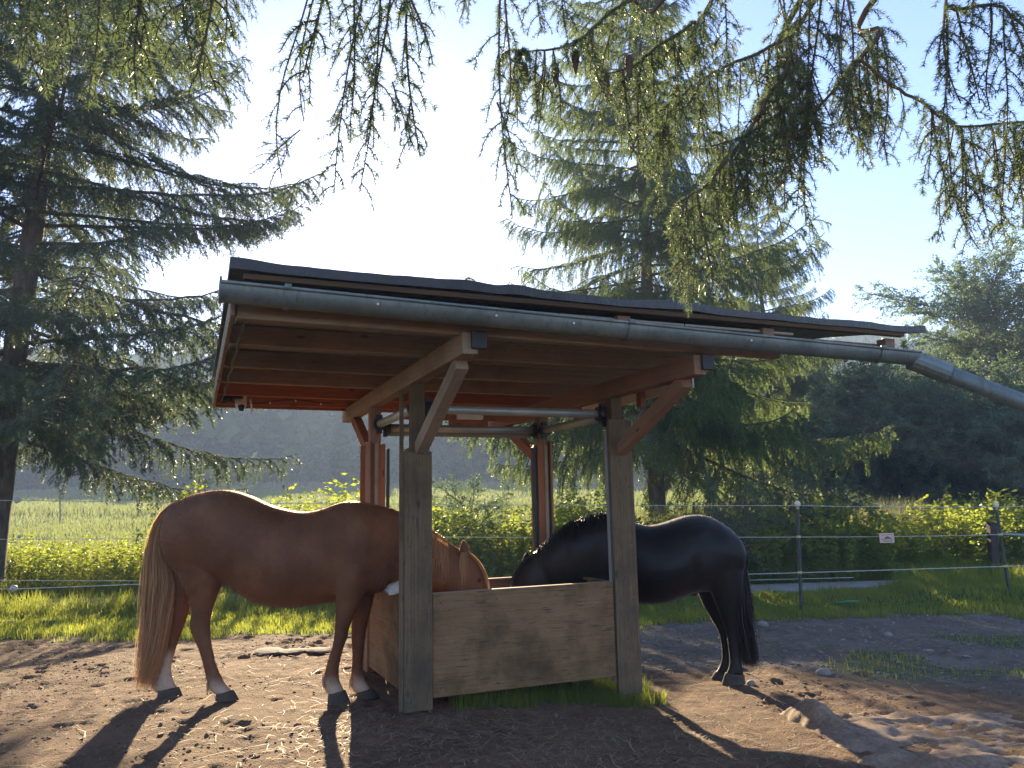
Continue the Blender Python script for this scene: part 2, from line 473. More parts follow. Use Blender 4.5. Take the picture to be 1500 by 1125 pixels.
# four corner posts, each with cover boards and guide rails
for (a, b, zb, front) in ((0, 0, .01, 1), (W_, 0, -.07, 1), (0, D_, -.02, 0), (W_, D_, -.08, 0)):
    bd('corner_post', a, b, zb, a, b, 2.36 if a == 0 else 2.31, .10, .10, M_OLD if front else M_NEW, upv=VV3)
    sgn = -1 if front else 1
    sx = 1 if a == 0 else -1
    ctop = {(0, 0): 1.84, (W_, 0): 2.12, (0, D_): 2.0, (W_, D_): 2.03}[(a, b)]
    wcov = .212
    bd('cover_board', a - sx * .012, b + sgn * .064, zb, a - sx * .012, b + sgn * .064, ctop, .024, wcov, M_OLD if front else M_RED, upv=UV3)
    # side cover on the outer flank
    bd('cover_board', a - sx * .064, b - sgn * .02, zb + .03, a - sx * .064, b - sgn * .02, ctop + .03, .024, .14, M_OLD if front else M_NEW, upv=VV3)
    # guide rails of the roller curtains
    for (ra, rb) in ((a + sx * .078, b - sgn * .0), (a - sx * .0, b - sgn * .078)):
        bd('guide_rail', ra, rb, zb + .10, ra, rb, 2.02, .032, .042, M_ALU if (ra, rb)[0] != a else M_BEAM, upv=VV3, bev=.003)
    if not front:
        bd('cover_board', a + sx * .034, b - .075, zb + .03, a + sx * .034, b - .075, ctop, .02, .10, M_RED, upv=UV3)
        bd('guide_rail', a + sx * .115, b - .05, zb + .1, a + sx * .115, b - .05, ctop - .03, .022, .05, M_BLACK, upv=VV3, bev=.003)
bd('guide_rail', -.135, -.062, .02, -.135, -.062, 2.30, .02, .03, M_OLD, upv=UV3, bev=.002)
def screw(a, b, z):
    p = S(a, b, z); m_ = MB(); m_.tube([(VV3 * .004)[:], (VV3 * -.003)[:]], .0065, 8)
    obj('screw', m_.mesh('screw', M_STEEL), feeder, Matrix.Translation(p))
for z in (.25, .7, 1.15, 1.6):
    for da in (-.06, .055): screw(-.012 + da, -.078, z + .02 * da); screw(W_ + .012 + da, -.078, z - .04)
for a in (.16, .6, 1.1, W_ - .16):
    for z in (.14, .74): screw(a, -.057, z)
# trough
bd('front_panel', .10, -.045, .445, W_ - .10, -.045, .445, .021, .725, M_PLY)
bd('side_panel', -.045, .09, .44, -.045, D_ - .09, .42, .021, .72, M_PLY)
bd('side_panel', W_ + .045, .09, .43, W_ + .045, D_ - .09, .39, .021, .70, M_PLY)
bd('back_panel', .10, D_ - .03, .39, W_ - .10, D_ - .03, .39, .021, .70, M_NEW)
bd('trough_floor', .04, D_ / 2, .17, W_ - .04, D_ / 2, .17, D_ - .10, .02, M_PLY)
for (a0, b0, a1, b1, z, m) in ((.10, -.02, W_ - .10, -.02, .80, M_BEAM), (W_ + .02, .09, W_ + .02, D_ - .09, .775, M_OLD), (-.02, .09, -.02, D_ - .09, .795, M_OLD), (.1, D_ - .06, W_ - .1, D_ - .06, .735, M_NEW)):
    bd('rim_board', a0, b0, z, a1, b1, z, .05, .022, m)
for (a, b) in ((.3, .3), (W_ - .3, .3), (.3, D_ - .3), (W_ - .3, D_ - .3)):
    bd('support_leg', a, b, -.16, a, b, .158, .09, .09, M_OLD, upv=VV3)
tube_obj('anchor_rod', [S(W_ + .03, -.07, -.35), S(W_ + .03, -.07, .1)], .008, M_STEEL, feeder, 6)
# hay inside
hb = MB()
n = 2600
aa = RNG.uniform(.12, W_ - .12, n); bb = RNG.uniform(.12, D_ - .15, n); zz = .19 + .16 * fbm(aa * 3, bb * 3) + RNG.uniform(0, .05, n)
th = RNG.uniform(0, 2 * PI, n); Ls = RNG.uniform(.06, .16, n); tl = RNG.normal(0, .35, n)
P = FLP + aa[:, None] * UU + bb[:, None] * VV
d = np.stack([np.cos(th), np.sin(th), tl], -1) * Ls[:, None] / 2; nn = np.stack([-np.sin(th), np.cos(th), 0 * th], -1) * .003
c = np.stack([P[:, 0], P[:, 1], zz], -1)
Vh = np.stack([c - d - nn, c - d + nn, c + d + nn, c + d - nn], 1).reshape(-1, 3)
hb.add(Vh, None, np.arange(4 * n).reshape(-1, 4))
M_STRAW = mat_plain('straw', (.34, .26, .13), .8, 0, .35, 3)
ho = obj('hay', hb.mesh('hay', M_STRAW)); tag(ho, 'loose hay lying on the floor of the trough', 'hay', kind='stuff')
# roller tubes with end caps
def roller(a0, b0, a1, b1, z, r=.036):
    P0, P1 = S(a0, b0, z), S(a1, b1, z)
    t = tube_obj('roller_tube', [P0, P1], r, M_TUBE, feeder, 14)
    dd = (P1 - P0).normalized()
    for p, s in ((P0, 1), (P1, -1)):
        b = MB(); b.tube(np.array([(-.012 * s * dd)[:], (.03 * s * dd)[:]]), .062, 16); b.box(-.01 * s * dd, (.03, .05, .17), np.array(rot_to(dd)))
        obj('end_bracket', b.mesh('end_bracket', M_BLACK), t, Matrix.Translation(p))
    return t
roller(.10, .05, W_ - .10, .05, 2.175); roller(.10, D_ - .05, W_ - .10, D_ - .05, 2.165)
roller(.02, .12, .02, D_ - .12, 2.19); roller(W_ - .02, .12, W_ - .02, D_ - .12, 2.16)
bd('cable_channel', .12, D_ + .03, 2.12, W_ - .12, D_ + .03, 2.12, .02, .05, M_ALU)
# side beams and braces
for a, z in ((0, 2.43), (W_, 2.38)):
    bd('side_beam', a, -1.22, z, a, 2.88, z, .10, .14, M_BEAM if a == 0 else M_NEW)
    for s, bb_, be in ((-1, -.05, -1.02), (1, D_ + .05, 2.42)):
        bd('brace', a + .012, bb_, 1.86, a + .012, be, z - .085, .085, .10, M_BEAM if (a == 0 and s < 0) else M_RED if s > 0 else M_NEW)
    for bb_ in (-1.243,):
        bd('end_plate', a + .055, bb_ + .02, z + .02, a + .055, bb_ - .002, z + .02, .10, .11, M_BLACK)
# purlins across, roof boards over them
AL, AR = -1.36, 3.55
ZP = 2.56
PUR = (-1.15, -.42, .42, 1.18, 1.95, 2.62)
for k, b in enumerate(PUR):
    m = (M_BEAM, M_BEAM, M_BEAM, M_BEAM, M_RED, M_RED)[k]  # lens veil and warm bounce light put into the colours: front pale, rear orange
    bd('purlin', AL, b, ZP, 2.36 + (k == 0) * .1, b, ZP - .02, .06, .13, m)
npan = 4
for k in range(npan):
    a0 = AL + .02 + (2.5 - AL) * k / npan; a1 = AL + .015 + (2.5 - AL) * (k + 1) / npan
    bd('roof_board', (a0 + a1) / 2, -1.28, 2.642, (a0 + a1) / 2, 2.72, 2.642, (a1 - a0) - .004, .018, M_ROOFBOARD)
bd('fascia_board', AL - .02, -1.2, 2.58, AL - .02, 2.7, 2.555, .026, .15, M_BEAM)
bd('fascia_board', AL, 2.70, 2.545, 2.4, 2.70, 2.535, .024, .15, M_RED)
bd('front_batten', AL + .02, -1.335, 2.688, AR, -1.335, 2.690, .05, .032, mat_wood('dark_batten', (.07, .042, .024), (.14, .085, .048), .3))
bd('front_batten', AL + .02, -1.22, 2.60, AR - .1, -1.22, 2.60, .03, .06, M_NEW)
for a in (1.0, 2.2, AR - .16):
    bd('batten_block', a, -1.27, 2.60, a + .10, -1.27, 2.60, .09, .12, M_NEW)
# tarpaulin roof skin with wrinkles: a closed thin slab draped over the edges
na, nb = 320, 110
ta = np.linspace(AL - .05, AR + .22, na); tb = np.linspace(-1.375, 2.78, nb)
TA, TB = np.meshgrid(ta, tb, indexing='ij')
SKEW = lambda b: 1.17 * (1 - np.exp(-(b + 1.375) / .40))
TA = TA - SKEW(TB) * np.clip((TA - 1.2) / (ta[-1] - 1.2), 0, 1)
wr = .030 * (fbm(TA * 1.6, TB * .9, 3) - .45) * 2 + .012 * (fbm(TA * 7, TB * 5, 3) - .45) + .018 * np.maximum(0, np.sin(TA * 5 + 2.2 * vnoise(TA * .9, TB * .7) * 4)) ** 3 * ss(.8, -1.3, TB)
zt = 2.768 + wr + .022 * np.exp(-((TA - .25) / .12) ** 2) + .02 * np.exp(-((TA - 1.5) / .25) ** 2)
edge = np.minimum(np.minimum(TB + 1.375, 2.78 - TB), np.minimum(TA - ta[0], ta[-1] - SKEW(TB) - TA))
zt = zt - .012 * np.exp(-(edge / .03) ** 2)
up_ = np.stack([FLP[0] + TA * UU[0] + TB * VV[0], FLP[1] + TA * UU[1] + TB * VV[1], zt], -1)
lo_ = up_.copy(); lo_[..., 2] = 2.704 + .5 * (zt - 2.75) * (edge < .1)
A = np.concatenate([up_.reshape(-1, 3), lo_.reshape(-1, 3)])
i, j = np.meshgrid(np.arange(na - 1), np.arange(nb - 1), indexing='ij'); q = (i * nb + j).ravel(); N0 = na * nb
Fq = [np.stack([q, q + nb, q + nb + 1, q + 1], -1), np.stack([q, q + 1, q + nb + 1, q + nb], -1) + N0]
ring = [i * nb for i in range(na)] + [(na - 1) * nb + j for j in range(1, nb)] + [i * nb + nb - 1 for i in range(na - 2, -1, -1)] + [j for j in range(nb - 2, 0, -1)]
ring = np.array(ring); r2_ = np.roll(ring, -1)
Fq.append(np.stack([ring, ring + N0, r2_ + N0, r2_], -1))
obj('roof_tarp', mesh_np('roof_tarp', A, Fq, M_TARP, False), feeder)
# gutter: half round channel with rolled front bead, sloping to the right
GA0, GA1, GB = -1.455, 3.63, -1.345
def gz_gut(a): return 2.625 - .085 * (a - GA0) / (GA1 - GA0)
prof = [(math.cos(t) * .076, math.sin(t) * .090) for t in np.linspace(PI, 2 * PI, 17)]
gm = MB(); na = 60
av = np.linspace(GA0, GA1, na)
outer = np.array([[list(S(a, GB + x, gz_gut(a) + z + .0)) for x, z in prof] for a in av])
inner = np.array([[list(S(a, GB + x * .965, gz_gut(a) + z * .965)) for x, z in prof] for a in av])
for arr, flip in ((outer, 0), (inner, 1)):
    i, j = np.meshgrid(np.arange(na - 1), np.arange(16), indexing='ij'); q = (i * 17 + j).ravel()
    f = np.stack([q, q + 1, q + 18, q + 17], -1)
    gm.add(arr.reshape(-1, 3), None, f[:, ::-1] if flip else f)
gm.tube([list(S(a, GB - .078, gz_gut(a) + .004)) for a in av], .0105, 8)
gut = obj('gutter', gm.mesh('gutter', M_ZINC, True), feeder)
cap = MB(); capv = [list(S(GA0 - .004, GB + x * 1.06, gz_gut(GA0) + z * 1.06)) for x, z in prof] + [list(S(GA0 - .004, GB + .085, gz_gut(GA0) + .025)), list(S(GA0 - .004, GB - .088, gz_gut(GA0) + .03))]
capw = [list(Vector(p) + UV3 * .012) for p in capv]
nc = len(capv); cap.add(capv + capw, [(0, k, k + 1) for k in range(1, nc - 1)] + [(nc, nc + k + 1, nc + k) for k in range(1, nc - 1)], [(k, (k + 1) % nc, nc + (k + 1) % nc, nc + k) for k in range(nc)])
obj('end_cap', cap.mesh('end_cap', M_ZINC), gut)
for a in (-1.13, 1.02, 3.22):
    b = MB(); pr = [(GB + x * 1.10, z * 1.09) for x, z in prof]
    for s, da in ((0, 0), (1, .03)): pass
    Vb = [list(S(a + da, bb_, gz_gut(a) + z)) for da in (0, .034) for bb_, z in pr]
    b.add(Vb, None, [(k, k + 1, 17 + k + 1, 17 + k) for k in range(16)])
    b.box(S(a + .017, GB - .083, gz_gut(a) + .008), (.036, .03, .032), np.array(rot_to(UV3)))
    obj('gutter_bracket', b.mesh('gutter_bracket', M_ZINC, True), gut)
for a in (-.62, .10, .62, 2.0):
    b = MB(); p0 = S(a, GB - .073, gz_gut(a) - .035); b.tube([list(p0 + VV3 * .004), list(p0 - VV3 * .004)], .007, 8)
    obj('rivet', b.mesh('rivet', M_WHITE), gut)
# spout and downpipe running off to the right
sp0, sp1 = Vector(at(1352, 530, 6.55)), Vector(at(1385, 540, 6.45))
b = MB()
Z4 = gz_gut(GA1)
c0 = S(GA1 - .02, GB, Z4 - .04); c1 = S(GA1 + .10, GB, Z4 - .07); c2 = S(GA1 + .18, GB, Z4 - .11)
dpd = (Vector(at(1500, 590, 6.2)) - Vector(at(1372, 538, 6.95))).normalized()
pipe_a = S(GA1 + .02, GB, Z4 - .055)
pipe_dir = (UV3 * .985 + Vector((0, 0, -.0)) + Vector((.0, -.75, -.30))).normalized()
pend = Vector(at(1520, 598, 5.9)); pipe_dir = (pend - pipe_a).normalized()
pp = [pipe_a + pipe_dir * t for t in (0.0, 4.2)]
tube_obj('downpipe', [p[:] for p in pp], .066, M_ZINC, gut, 16)
b = MB(); rr = np.array(rot_to(pipe_dir))
hp = [pipe_a - pipe_dir * .03, pipe_a + pipe_dir * .26]
b.tube([p[:] for p in hp], .078, 14, cap=False); 
b.box(pipe_a + pipe_dir * .14 + Vector((0, 0, .048)), (.26, .125, .05), rr)
obj('gutter_outlet', b.mesh('gutter_outlet', M_ZINC), gut)
# right edge: pale board and hanging rafter ends
M_PALE = mat_plain('pale_board', (.62, .60, .56), .6, 0, .08)
bd('edge_board', 2.60, .1, 2.52, 2.60, 2.6, 2.505, .025, .15, M_PALE)
for b_ in (.86, 1.62, 2.2):
    bd('rafter_end', 2.52, b_, 2.36, 2.52, b_, 2.60, .06, .08, M_RED, upv=VV3)
bd('cable_tray', 2.3, .0, 2.50, 2.3, 1.3, 2.50, .06, .05, M_BLACK)
# junction box under the roof
bd('junction_box', .75, 1.28, 2.28, 1.0, 1.28, 2.28, .06, .075, M_PALE)
bd('mounting_board', .68, 1.34, 2.27, 1.08, 1.34, 2.27, .02, .16, M_RED)
bd('cross_batten', .15, 1.36, 2.30, W_ - .15, 1.36, 2.30, .035, .12, M_RED)
# cable with small lights along the underside: hangs from the roof
cb = [S(AL + .045 + .006 * math.sin(k * 1.7), -1.1 + k * .185, 2.484 + .004 * math.sin(k * 2.3)) for k in range(20)]
cb2 = [S(-1.22 + k * .12, 2.45 - .03 * k, 2.50 - .02 * math.sin(k)) for k in range(9)]
b = MB(); b.tube([p[:] for p in cb], .008, 5); b.tube([p[:] for p in cb2], .006, 5)
ln = obj('light_string', b.mesh('light_string', M_BLACK)); tag(ln, 'dark cable of small lamps strung under the left roof edge', 'light string')
for k in (3, 5, 7):
    b = MB(); b.tube([(0, 0, 0), (0, 0, -.02)], .008, 6); obj('bulb', b.mesh('bulb', M_WHITE), ln, Matrix.Translation(cb2[k]))
# camera at the rear left corner
pc = Vector(at(353, 585, 7.55))
sc_ = empty('security_camera', pc); tag(sc_, 'white dome security camera under the rear left roof corner', 'security camera')
b = MB(); b.tube([(0, 0, .06), (0, 0, .05), (0, 0, -.03), (.005, -.01, -.07), (.012, -.02, -.10)], [.035, .055, .058, .052, .028], 16)
obj('housing', b.mesh('housing', M_WHITE, True), sc_, Matrix.Translation(pc))
b = MB(); b.tube([(.02, -.045, -.075), (.03, -.06, -.115)], [.034, .022], 12); obj('lens', b.mesh('lens', M_BLACK, True), sc_, Matrix.Translation(pc))
b = MB(); b.tube([(.09, 0, .0), (.105, .0, -.06), (.115, 0, -.16)], [.012, .010, .006], 6); obj('antenna', b.mesh('antenna', M_WHITE, True), sc_, Matrix.Translation(pc))
pj = Vector(at(334, 583, 7.45))
sp_ = tag(empty('spotlight', pj), 'small black spotlight clamped at the rear left roof corner', 'spotlight')
b = MB(); b.tube([(-.06, -.02, -.01), (.03, .0, .0)], [.055, .04], 10); b.tube([(.03, 0, 0), (.14, .02, .01)], .02, 6)
obj('lamp_head', b.mesh('lamp_head', M_BLACK, True), sp_, Matrix.Translation(pj))
# white sack over the left rim
b = MB(); base = S(.02, .35, .80)
th = np.linspace(0, PI, 13)
rows = []
for k, t in enumerate(np.linspace(-1, 1, 15)):
    hgt = .075 * math.sqrt(max(0, 1 - t * t)) + .012
    for q in th:
        rows.append(np.array(base) + t * .17 * np.array(UV3) + math.cos(q) * .10 * np.array(VV3) + np.array([0, 0, math.sin(q) * hgt + .008 * math.sin(9 * q + 5 * t) - .01]))
i, j = np.meshgrid(np.arange(14), np.arange(12), indexing='ij'); q = (i * 13 + j).ravel()
b.add(rows, None, np.stack([q, q + 1, q + 14, q + 13], -1)); q2 = np.arange(14) * 13
b.add(rows, None, np.stack([q2, q2 + 13, q2 + 25, q2 + 12], -1))
tag(obj('sack', b.mesh('sack', mat_plain('white_cloth', (.52, .47, .39), .8, 0, .2, 12, .4), True)), 'white folded sack lying over the left rim of the trough', 'sack')

# ------------------------------------------------------------------ horses
def catmull(A, k):
    A = np.asarray(A, float); n = len(A)
    P = np.concatenate([2 * A[:1] - A[1:2], A, 2 * A[-1:] - A[-2:-1]])
    out = []
    for i in range(n - 1):
        p0, p1, p2, p3 = P[i:i + 4]
        for t in np.arange(k) / k:
            out.append(.5 * (2 * p1 + (p2 - p0) * t + (2 * p0 - 5 * p1 + 4 * p2 - p3) * t * t + (3 * p1 - p0 - 3 * p2 + p3) * t ** 3))
    out.append(A[-1]); return np.array(out)
def loft(mb, secs, side, n=22, k=4, ex=1.0):
    """secs: (ax, ay, bx, by, Y, half width) outline pixels of the two profile edges; side = unit vector across the animal"""
    rows = []
    for ax, ay, bx, by, Y, hw in secs:
        A, B = at(ax, ay, Y), at(bx, by, Y); rows.append(np.concatenate([A, B, [hw]]))
    rows = catmull(rows, k)
    th = np.arange(n) * 2 * PI / n
    cs, sn = np.cos(th), np.sin(th)
    cs = np.sign(cs) * np.abs(cs) ** ex; sn = np.sign(sn) * np.abs(sn) ** ex
    V = []
    for r in rows:
        A, B, hw = r[:3], r[3:6], max(r[6], .004)
        V.append((A + B) / 2 + cs[:, None] * (A - B)[None] / 2 + sn[:, None] * hw * side)
    V = np.array(V); m = len(V)
    i, j = np.meshgrid(np.arange(m - 1), np.arange(n), indexing='ij')
    a = i * n + j; b = i * n + (j + 1) % n
    F4 = np.stack([a, b, b + n, a + n], -1).reshape(-1, 4)
    C = np.array([V[0].mean(0), V[-1].mean(0)])
    F3 = [(q, m * n, (q + 1) % n) for q in range(n)] + [((m - 1) * n + q, (m - 1) * n + (q + 1) % n, m * n + 1) for q in range(n)]
    mb.add(np.concatenate([V.reshape(-1, 3), C]), F3, F4)
def body_mesh(name, mb, mat, vox=.011, it=12):
    me = mb.mesh(name + '_raw', mat)
    bm = bmesh.new(); bm.from_mesh(me); bmesh.ops.recalc_face_normals(bm, faces=bm.faces); bm.to_mesh(me); bm.free()
    o = bpy.data.objects.new(name + '_raw', me); COL.objects.link(o)
    r = o.modifiers.new('r', 'REMESH'); r.mode = 'VOXEL'; r.voxel_size = vox
    s = o.modifiers.new('s', 'SMOOTH'); s.factor = .5; s.iterations = it
    dg = bpy.context.evaluated_depsgraph_get()
    out = bpy.data.meshes.new_from_object(o.evaluated_get(dg))
    bpy.data.objects.remove(o); out.name = name
    out.polygons.foreach_set('use_smooth', np.ones(len(out.polygons), bool))
    return out
def verts_of(me):
    v = np.empty(len(me.vertices) * 3, np.float32); me.vertices.foreach_get('co', v); return v.reshape(-1, 3)
def norms_of(me):
    v = np.empty(len(me.vertices) * 3, np.float32); me.vertices.foreach_get('normal', v); return v.reshape(-1, 3)
def mk_coat(name, stops, sock, sheen, scol, rough):
    T = NT(name); v = T.coord((1, 1, 1), rnd=False)
    big = T.noise(v, 3.2, 5, .6); fine = T.noise(T.coord((60, 60, 14), rnd=False), 6, 3)
    c = T.ramp(big, stops); c = T.mix(.18, c, T.ramp(fine, [(.3, tuple(x * .5 for x in stops[0][1])), (.7, tuple(min(1, x * 1.5) for x in stops[-1][1]))]))
    dust = T.noise(v, 1.7, 6, .7); c = T.mix(T.ramp(dust, [(.48, (0, 0, 0)), (.72, (.30,) * 3)]), c, tuple(min(1, x * 1.9 + .012) for x in stops[-1][1]))
    c = T.mix(T.attr('sock').outputs['Fac'], c, sock)
    T.l(c, T.p.inputs['Base Color']); T.p.inputs['Roughness'].default_value = rough
    T.p.inputs['Sheen Weight'].default_value = sheen; T.p.inputs['Sheen Tint'].default_value = (*scol, 1); T.p.inputs['Sheen Roughness'].default_value = .35
    T.p.inputs['Specular IOR Level'].default_value = .22
    T.bump(fine, .15, .004); return T.m
def mk_hair(name, c0, c1, trans=.25):
    return mat_leaf(name, [(0, c0), (1, c1)], trans, .45, None, 0)
M_CHEST = mk_coat('chestnut_coat', [(.3, (.072, .028, .012)), (.52, (.128, .052, .021)), (.75, (.195, .088, .037))], (.48, .36, .26), .10, (1, .75, .5), .6)
M_BLK = mk_coat('black_coat', [(.3, (.005, .0047, .0048)), (.7, (.011, .0098, .0095))], (.02, .016, .014), .25, (.8, .75, .75), .42)
M_FLAX = mk_hair('flaxen_hair', (.42, .225, .10), (.66, .42, .215), .42)
M_BLKHAIR = mk_hair('black_hair', (.008, .007, .007), (.035, .022, .017), .1)
M_HOOF = mat_plain('hoof_horn', (.062, .047, .035), .95, 0, .3, 12, .3)
M_EYE = mat_plain('eye', (.01, .008, .006), .08, 0, 0)

def hair(name, strands, width, mat, parent, mw=None):
    """strands: list of (m,3) polylines -> tapering ribbons"""
    VV_, FF, tt, n0 = [], [], [], 0
    for P in strands:
        P = np.asarray(P, float); m = len(P)
        T = np.gradient(P, axis=0); ang = RNG.uniform(0, PI); ref = np.array([math.cos(ang), math.sin(ang), .15])
        Sd = np.cross(T, ref); Sd /= np.linalg.norm(Sd, axis=1, keepdims=True) + 1e-9
        wv = width * RNG.uniform(.6, 1.2) * (1 - np.linspace(0, 1, m) ** 3 * .85)[:, None] / 2
        VV_.append(np.concatenate([P - Sd * wv, P + Sd * wv]))
        k = np.arange(m - 1); FF.append(np.stack([k, k + 1, k + 1 + m, k + m], -1) + n0); n0 += 2 * m
        tt.append(np.full(m - 1, RNG.random()))
    return obj(name, mesh_np(name, np.concatenate(VV_), np.concatenate(FF), mat, False, None, np.concatenate(tt)), parent, mw)
def fuzz(me, count, length, mat, name, parent, lean):
    """a coat of short hairs standing off the skin"""
    V, N = verts_of(me), norms_of(me)
    idx = RNG.choice(len(V), count)
    p = V[idx] + RNG.normal(0, .004, (count, 3)); nrm = N[idx]
    d = nrm * .75 + np.asarray(lean) + RNG.normal(0, .25, (count, 3)); d /= np.linalg.norm(d, axis=1, keepdims=True)
    sd_ = np.cross(d, RNG.normal(size=(count, 3))); sd_ /= np.linalg.norm(sd_, axis=1, keepdims=True) + 1e-9
    L = length * RNG.uniform(.5, 1.2, (count, 1))
    Vh = np.stack([p - nrm * .003 - sd_ * .0013, p - nrm * .003 + sd_ * .0013, p + d * L], 1).reshape(-1, 3)
    o = obj(name, mesh_np(name, Vh, np.arange(3 * count).reshape(-1, 3), mat, False, None, RNG.random(count)), parent)
    return o
def hoof(parent, top, bot, Y, hw, side, C):
    mb = MB(); t0, t1, b0, b1 = C(*top[0]), C(*top[1]), C(*bot[0]), C(*bot[1])
    mid = lambda p, q, t: (p[0] * (1 - t) + q[0] * t, p[1] * (1 - t) + q[1] * t)
    secs = []
    for t, h in ((0, .80), (.5, .93), (.93, 1.05), (1, 1.03)):
        A, B = mid(t0, b0, t), mid(t1, b1, t); secs.append((*A, *B, Y, hw * h))
    loft(mb, secs, side, 18, 2)
    return obj('hoof', mb.mesh('hoof', M_HOOF, True), parent)

def project(V):
    x, y, z = V[:, 0], V[:, 1], V[:, 2] - CAMH
    d = cp * y + sp * z; v = -sp * y + cp * z
    px, py = FPX * x / d, -FPX * v / d
    return 750 + cr * px - sr * py, 562.5 + sr * px + cr * py
def sculpt(me, C, spots):
    """raise muscles and sink hollows: (x, y, radius x, radius y, height) in outline coordinates"""
    V, N = verts_of(me), norms_of(me); px, py = project(V); d = np.zeros(len(V))
    o, e = C(0, 0), C(100, 100); k = 100 / (e[0] - o[0])
    X, Y = (px - o[0]) * k, (py - o[1]) * k
    for x, y, rx, ry, h in spots: d += h * np.exp(-((X - x) / rx) ** 2 - ((Y - y) / ry) ** 2)
    d *= np.clip(np.abs(N[:, 1]) * 1.4 - .2, 0, 1)
    d += .0035 * (fbm(V[:, 0] * 9 + V[:, 1] * 3, V[:, 2] * 7, 3) - .45) * 2
    V = V + N * d[:, None]; me.vertices.foreach_set('co', V.astype(np.float32).ravel()); me.update()
MUS1 = [(925, 380, 60, 110, .016), (835, 330, 40, 120, -.014), (905, 470, 45, 45, .012), (1015, 300, 35, 110, -.012), (960, 240, 50, 60, .010), (345, 170, 40, 28, .014), (250, 280, 80, 90, .012), (365, 400, 45, 60, .014),
        (432, 390, 34, 70, -.018), (225, 430, 22, 70, -.010), (300, 330, 22, 80, -.008), (600, 420, 170, 90, .012), (470, 250, 70, 50, -.008), (1100, 330, 26, 90, -.008), (560, 330, 12, 120, .003), (620, 330, 12, 120, -.003), (680, 330, 12, 120, .003), (740, 330, 12, 120, -.003)]
MUS2 = [(640, 380, 60, 110, .014), (1035, 180, 40, 30, .014), (1130, 260, 70, 90, .012), (1045, 400, 40, 60, .014), (985, 380, 30, 80, -.020), (1180, 430, 20, 70, -.010), (850, 400, 130, 90, .012), (930, 250, 60, 50, -.008), (430, 260, 60, 90, .010), (520, 320, 30, 110, -.010), (360, 330, 26, 80, -.008), (255, 390, 24, 60, -.010)]

# --- chestnut, standing left of the trough, head down inside it
def C1(x, y): return (180 + x / 2.679, 680 + y / 2.679)
def secs(C, rows, Y):
    out = []
    for r in rows:
        a, b = C(r[0], r[1]), C(r[2], r[3]); yy = Y(a[0]) if callable(Y) else Y
        if len(r) > 5: yy = r[5]
        out.append((*a, *b, yy, r[4]))
    return out
YC = lambda px: 6.27 - (px - 260) * .00055
side1 = np.array([.085, .996, 0])
mb = MB()
loft(mb, secs(C1, [(172, 225, 172, 335, .10), (185, 185, 185, 380, .15), (205, 152, 205, 415, .19), (240, 135, 240, 445, .225), (300, 112, 300, 462, .255), (380, 100, 378, 458, .272), (440, 104, 438, 486, .285),
    (500, 122, 496, 527, .298), (560, 150, 556, 551, .305), (620, 170, 618, 561, .305), (680, 182, 680, 561, .30), (735, 185, 735, 554, .285), (790, 172, 790, 546, .265), (850, 150, 850, 537, .245),
    (900, 143, 905, 527, .23), (950, 150, 955, 517, .205), (990, 168, 990, 495, .165), (1020, 200, 1015, 460, .10)], YC), side1, 30)
loft(mb, secs(C1, [(840, 175, 880, 470, .12, 6.09), (900, 146, 940, 510, .19, 6.09), (965, 151, 990, 507, .185, 6.10), (1040, 168, 1040, 492, .155, 6.14), (1090, 184, 1075, 465, .14, 6.20), (1150, 218, 1125, 465, .13, 6.28), (1215, 259, 1175, 480, .12, 6.35),
    (1270, 300, 1215, 505, .11, 6.39), (1315, 328, 1250, 520, .10, 6.41), (1342, 352, 1290, 500, .08, 6.41), (1360, 385, 1320, 480, .04, 6.41)], 0), side1, 24)
loft(mb, secs(C1, [(1305, 330, 1240, 440, .08), (1335, 335, 1250, 500, .098), (1362, 350, 1265, 535, .105), (1392, 382, 1290, 565, .105), (1415, 425, 1322, 585, .092), (1434, 485, 1352, 602, .076), (1450, 545, 1382, 625, .062), (1462, 595, 1408, 650, .056), (1460, 632, 1425, 662, .045)], 6.41), side1, 22)
for Yo in (6.35, 6.475):
    loft(mb, secs(C1, [(1362, 362, 1318, 352, .030), (1362, 338, 1320, 335, .030), (1355, 318, 1324, 315, .022), (1344, 303, 1329, 301, .012), (1337, 294, 1333, 294, .005)], Yo), side1, 12, 3)
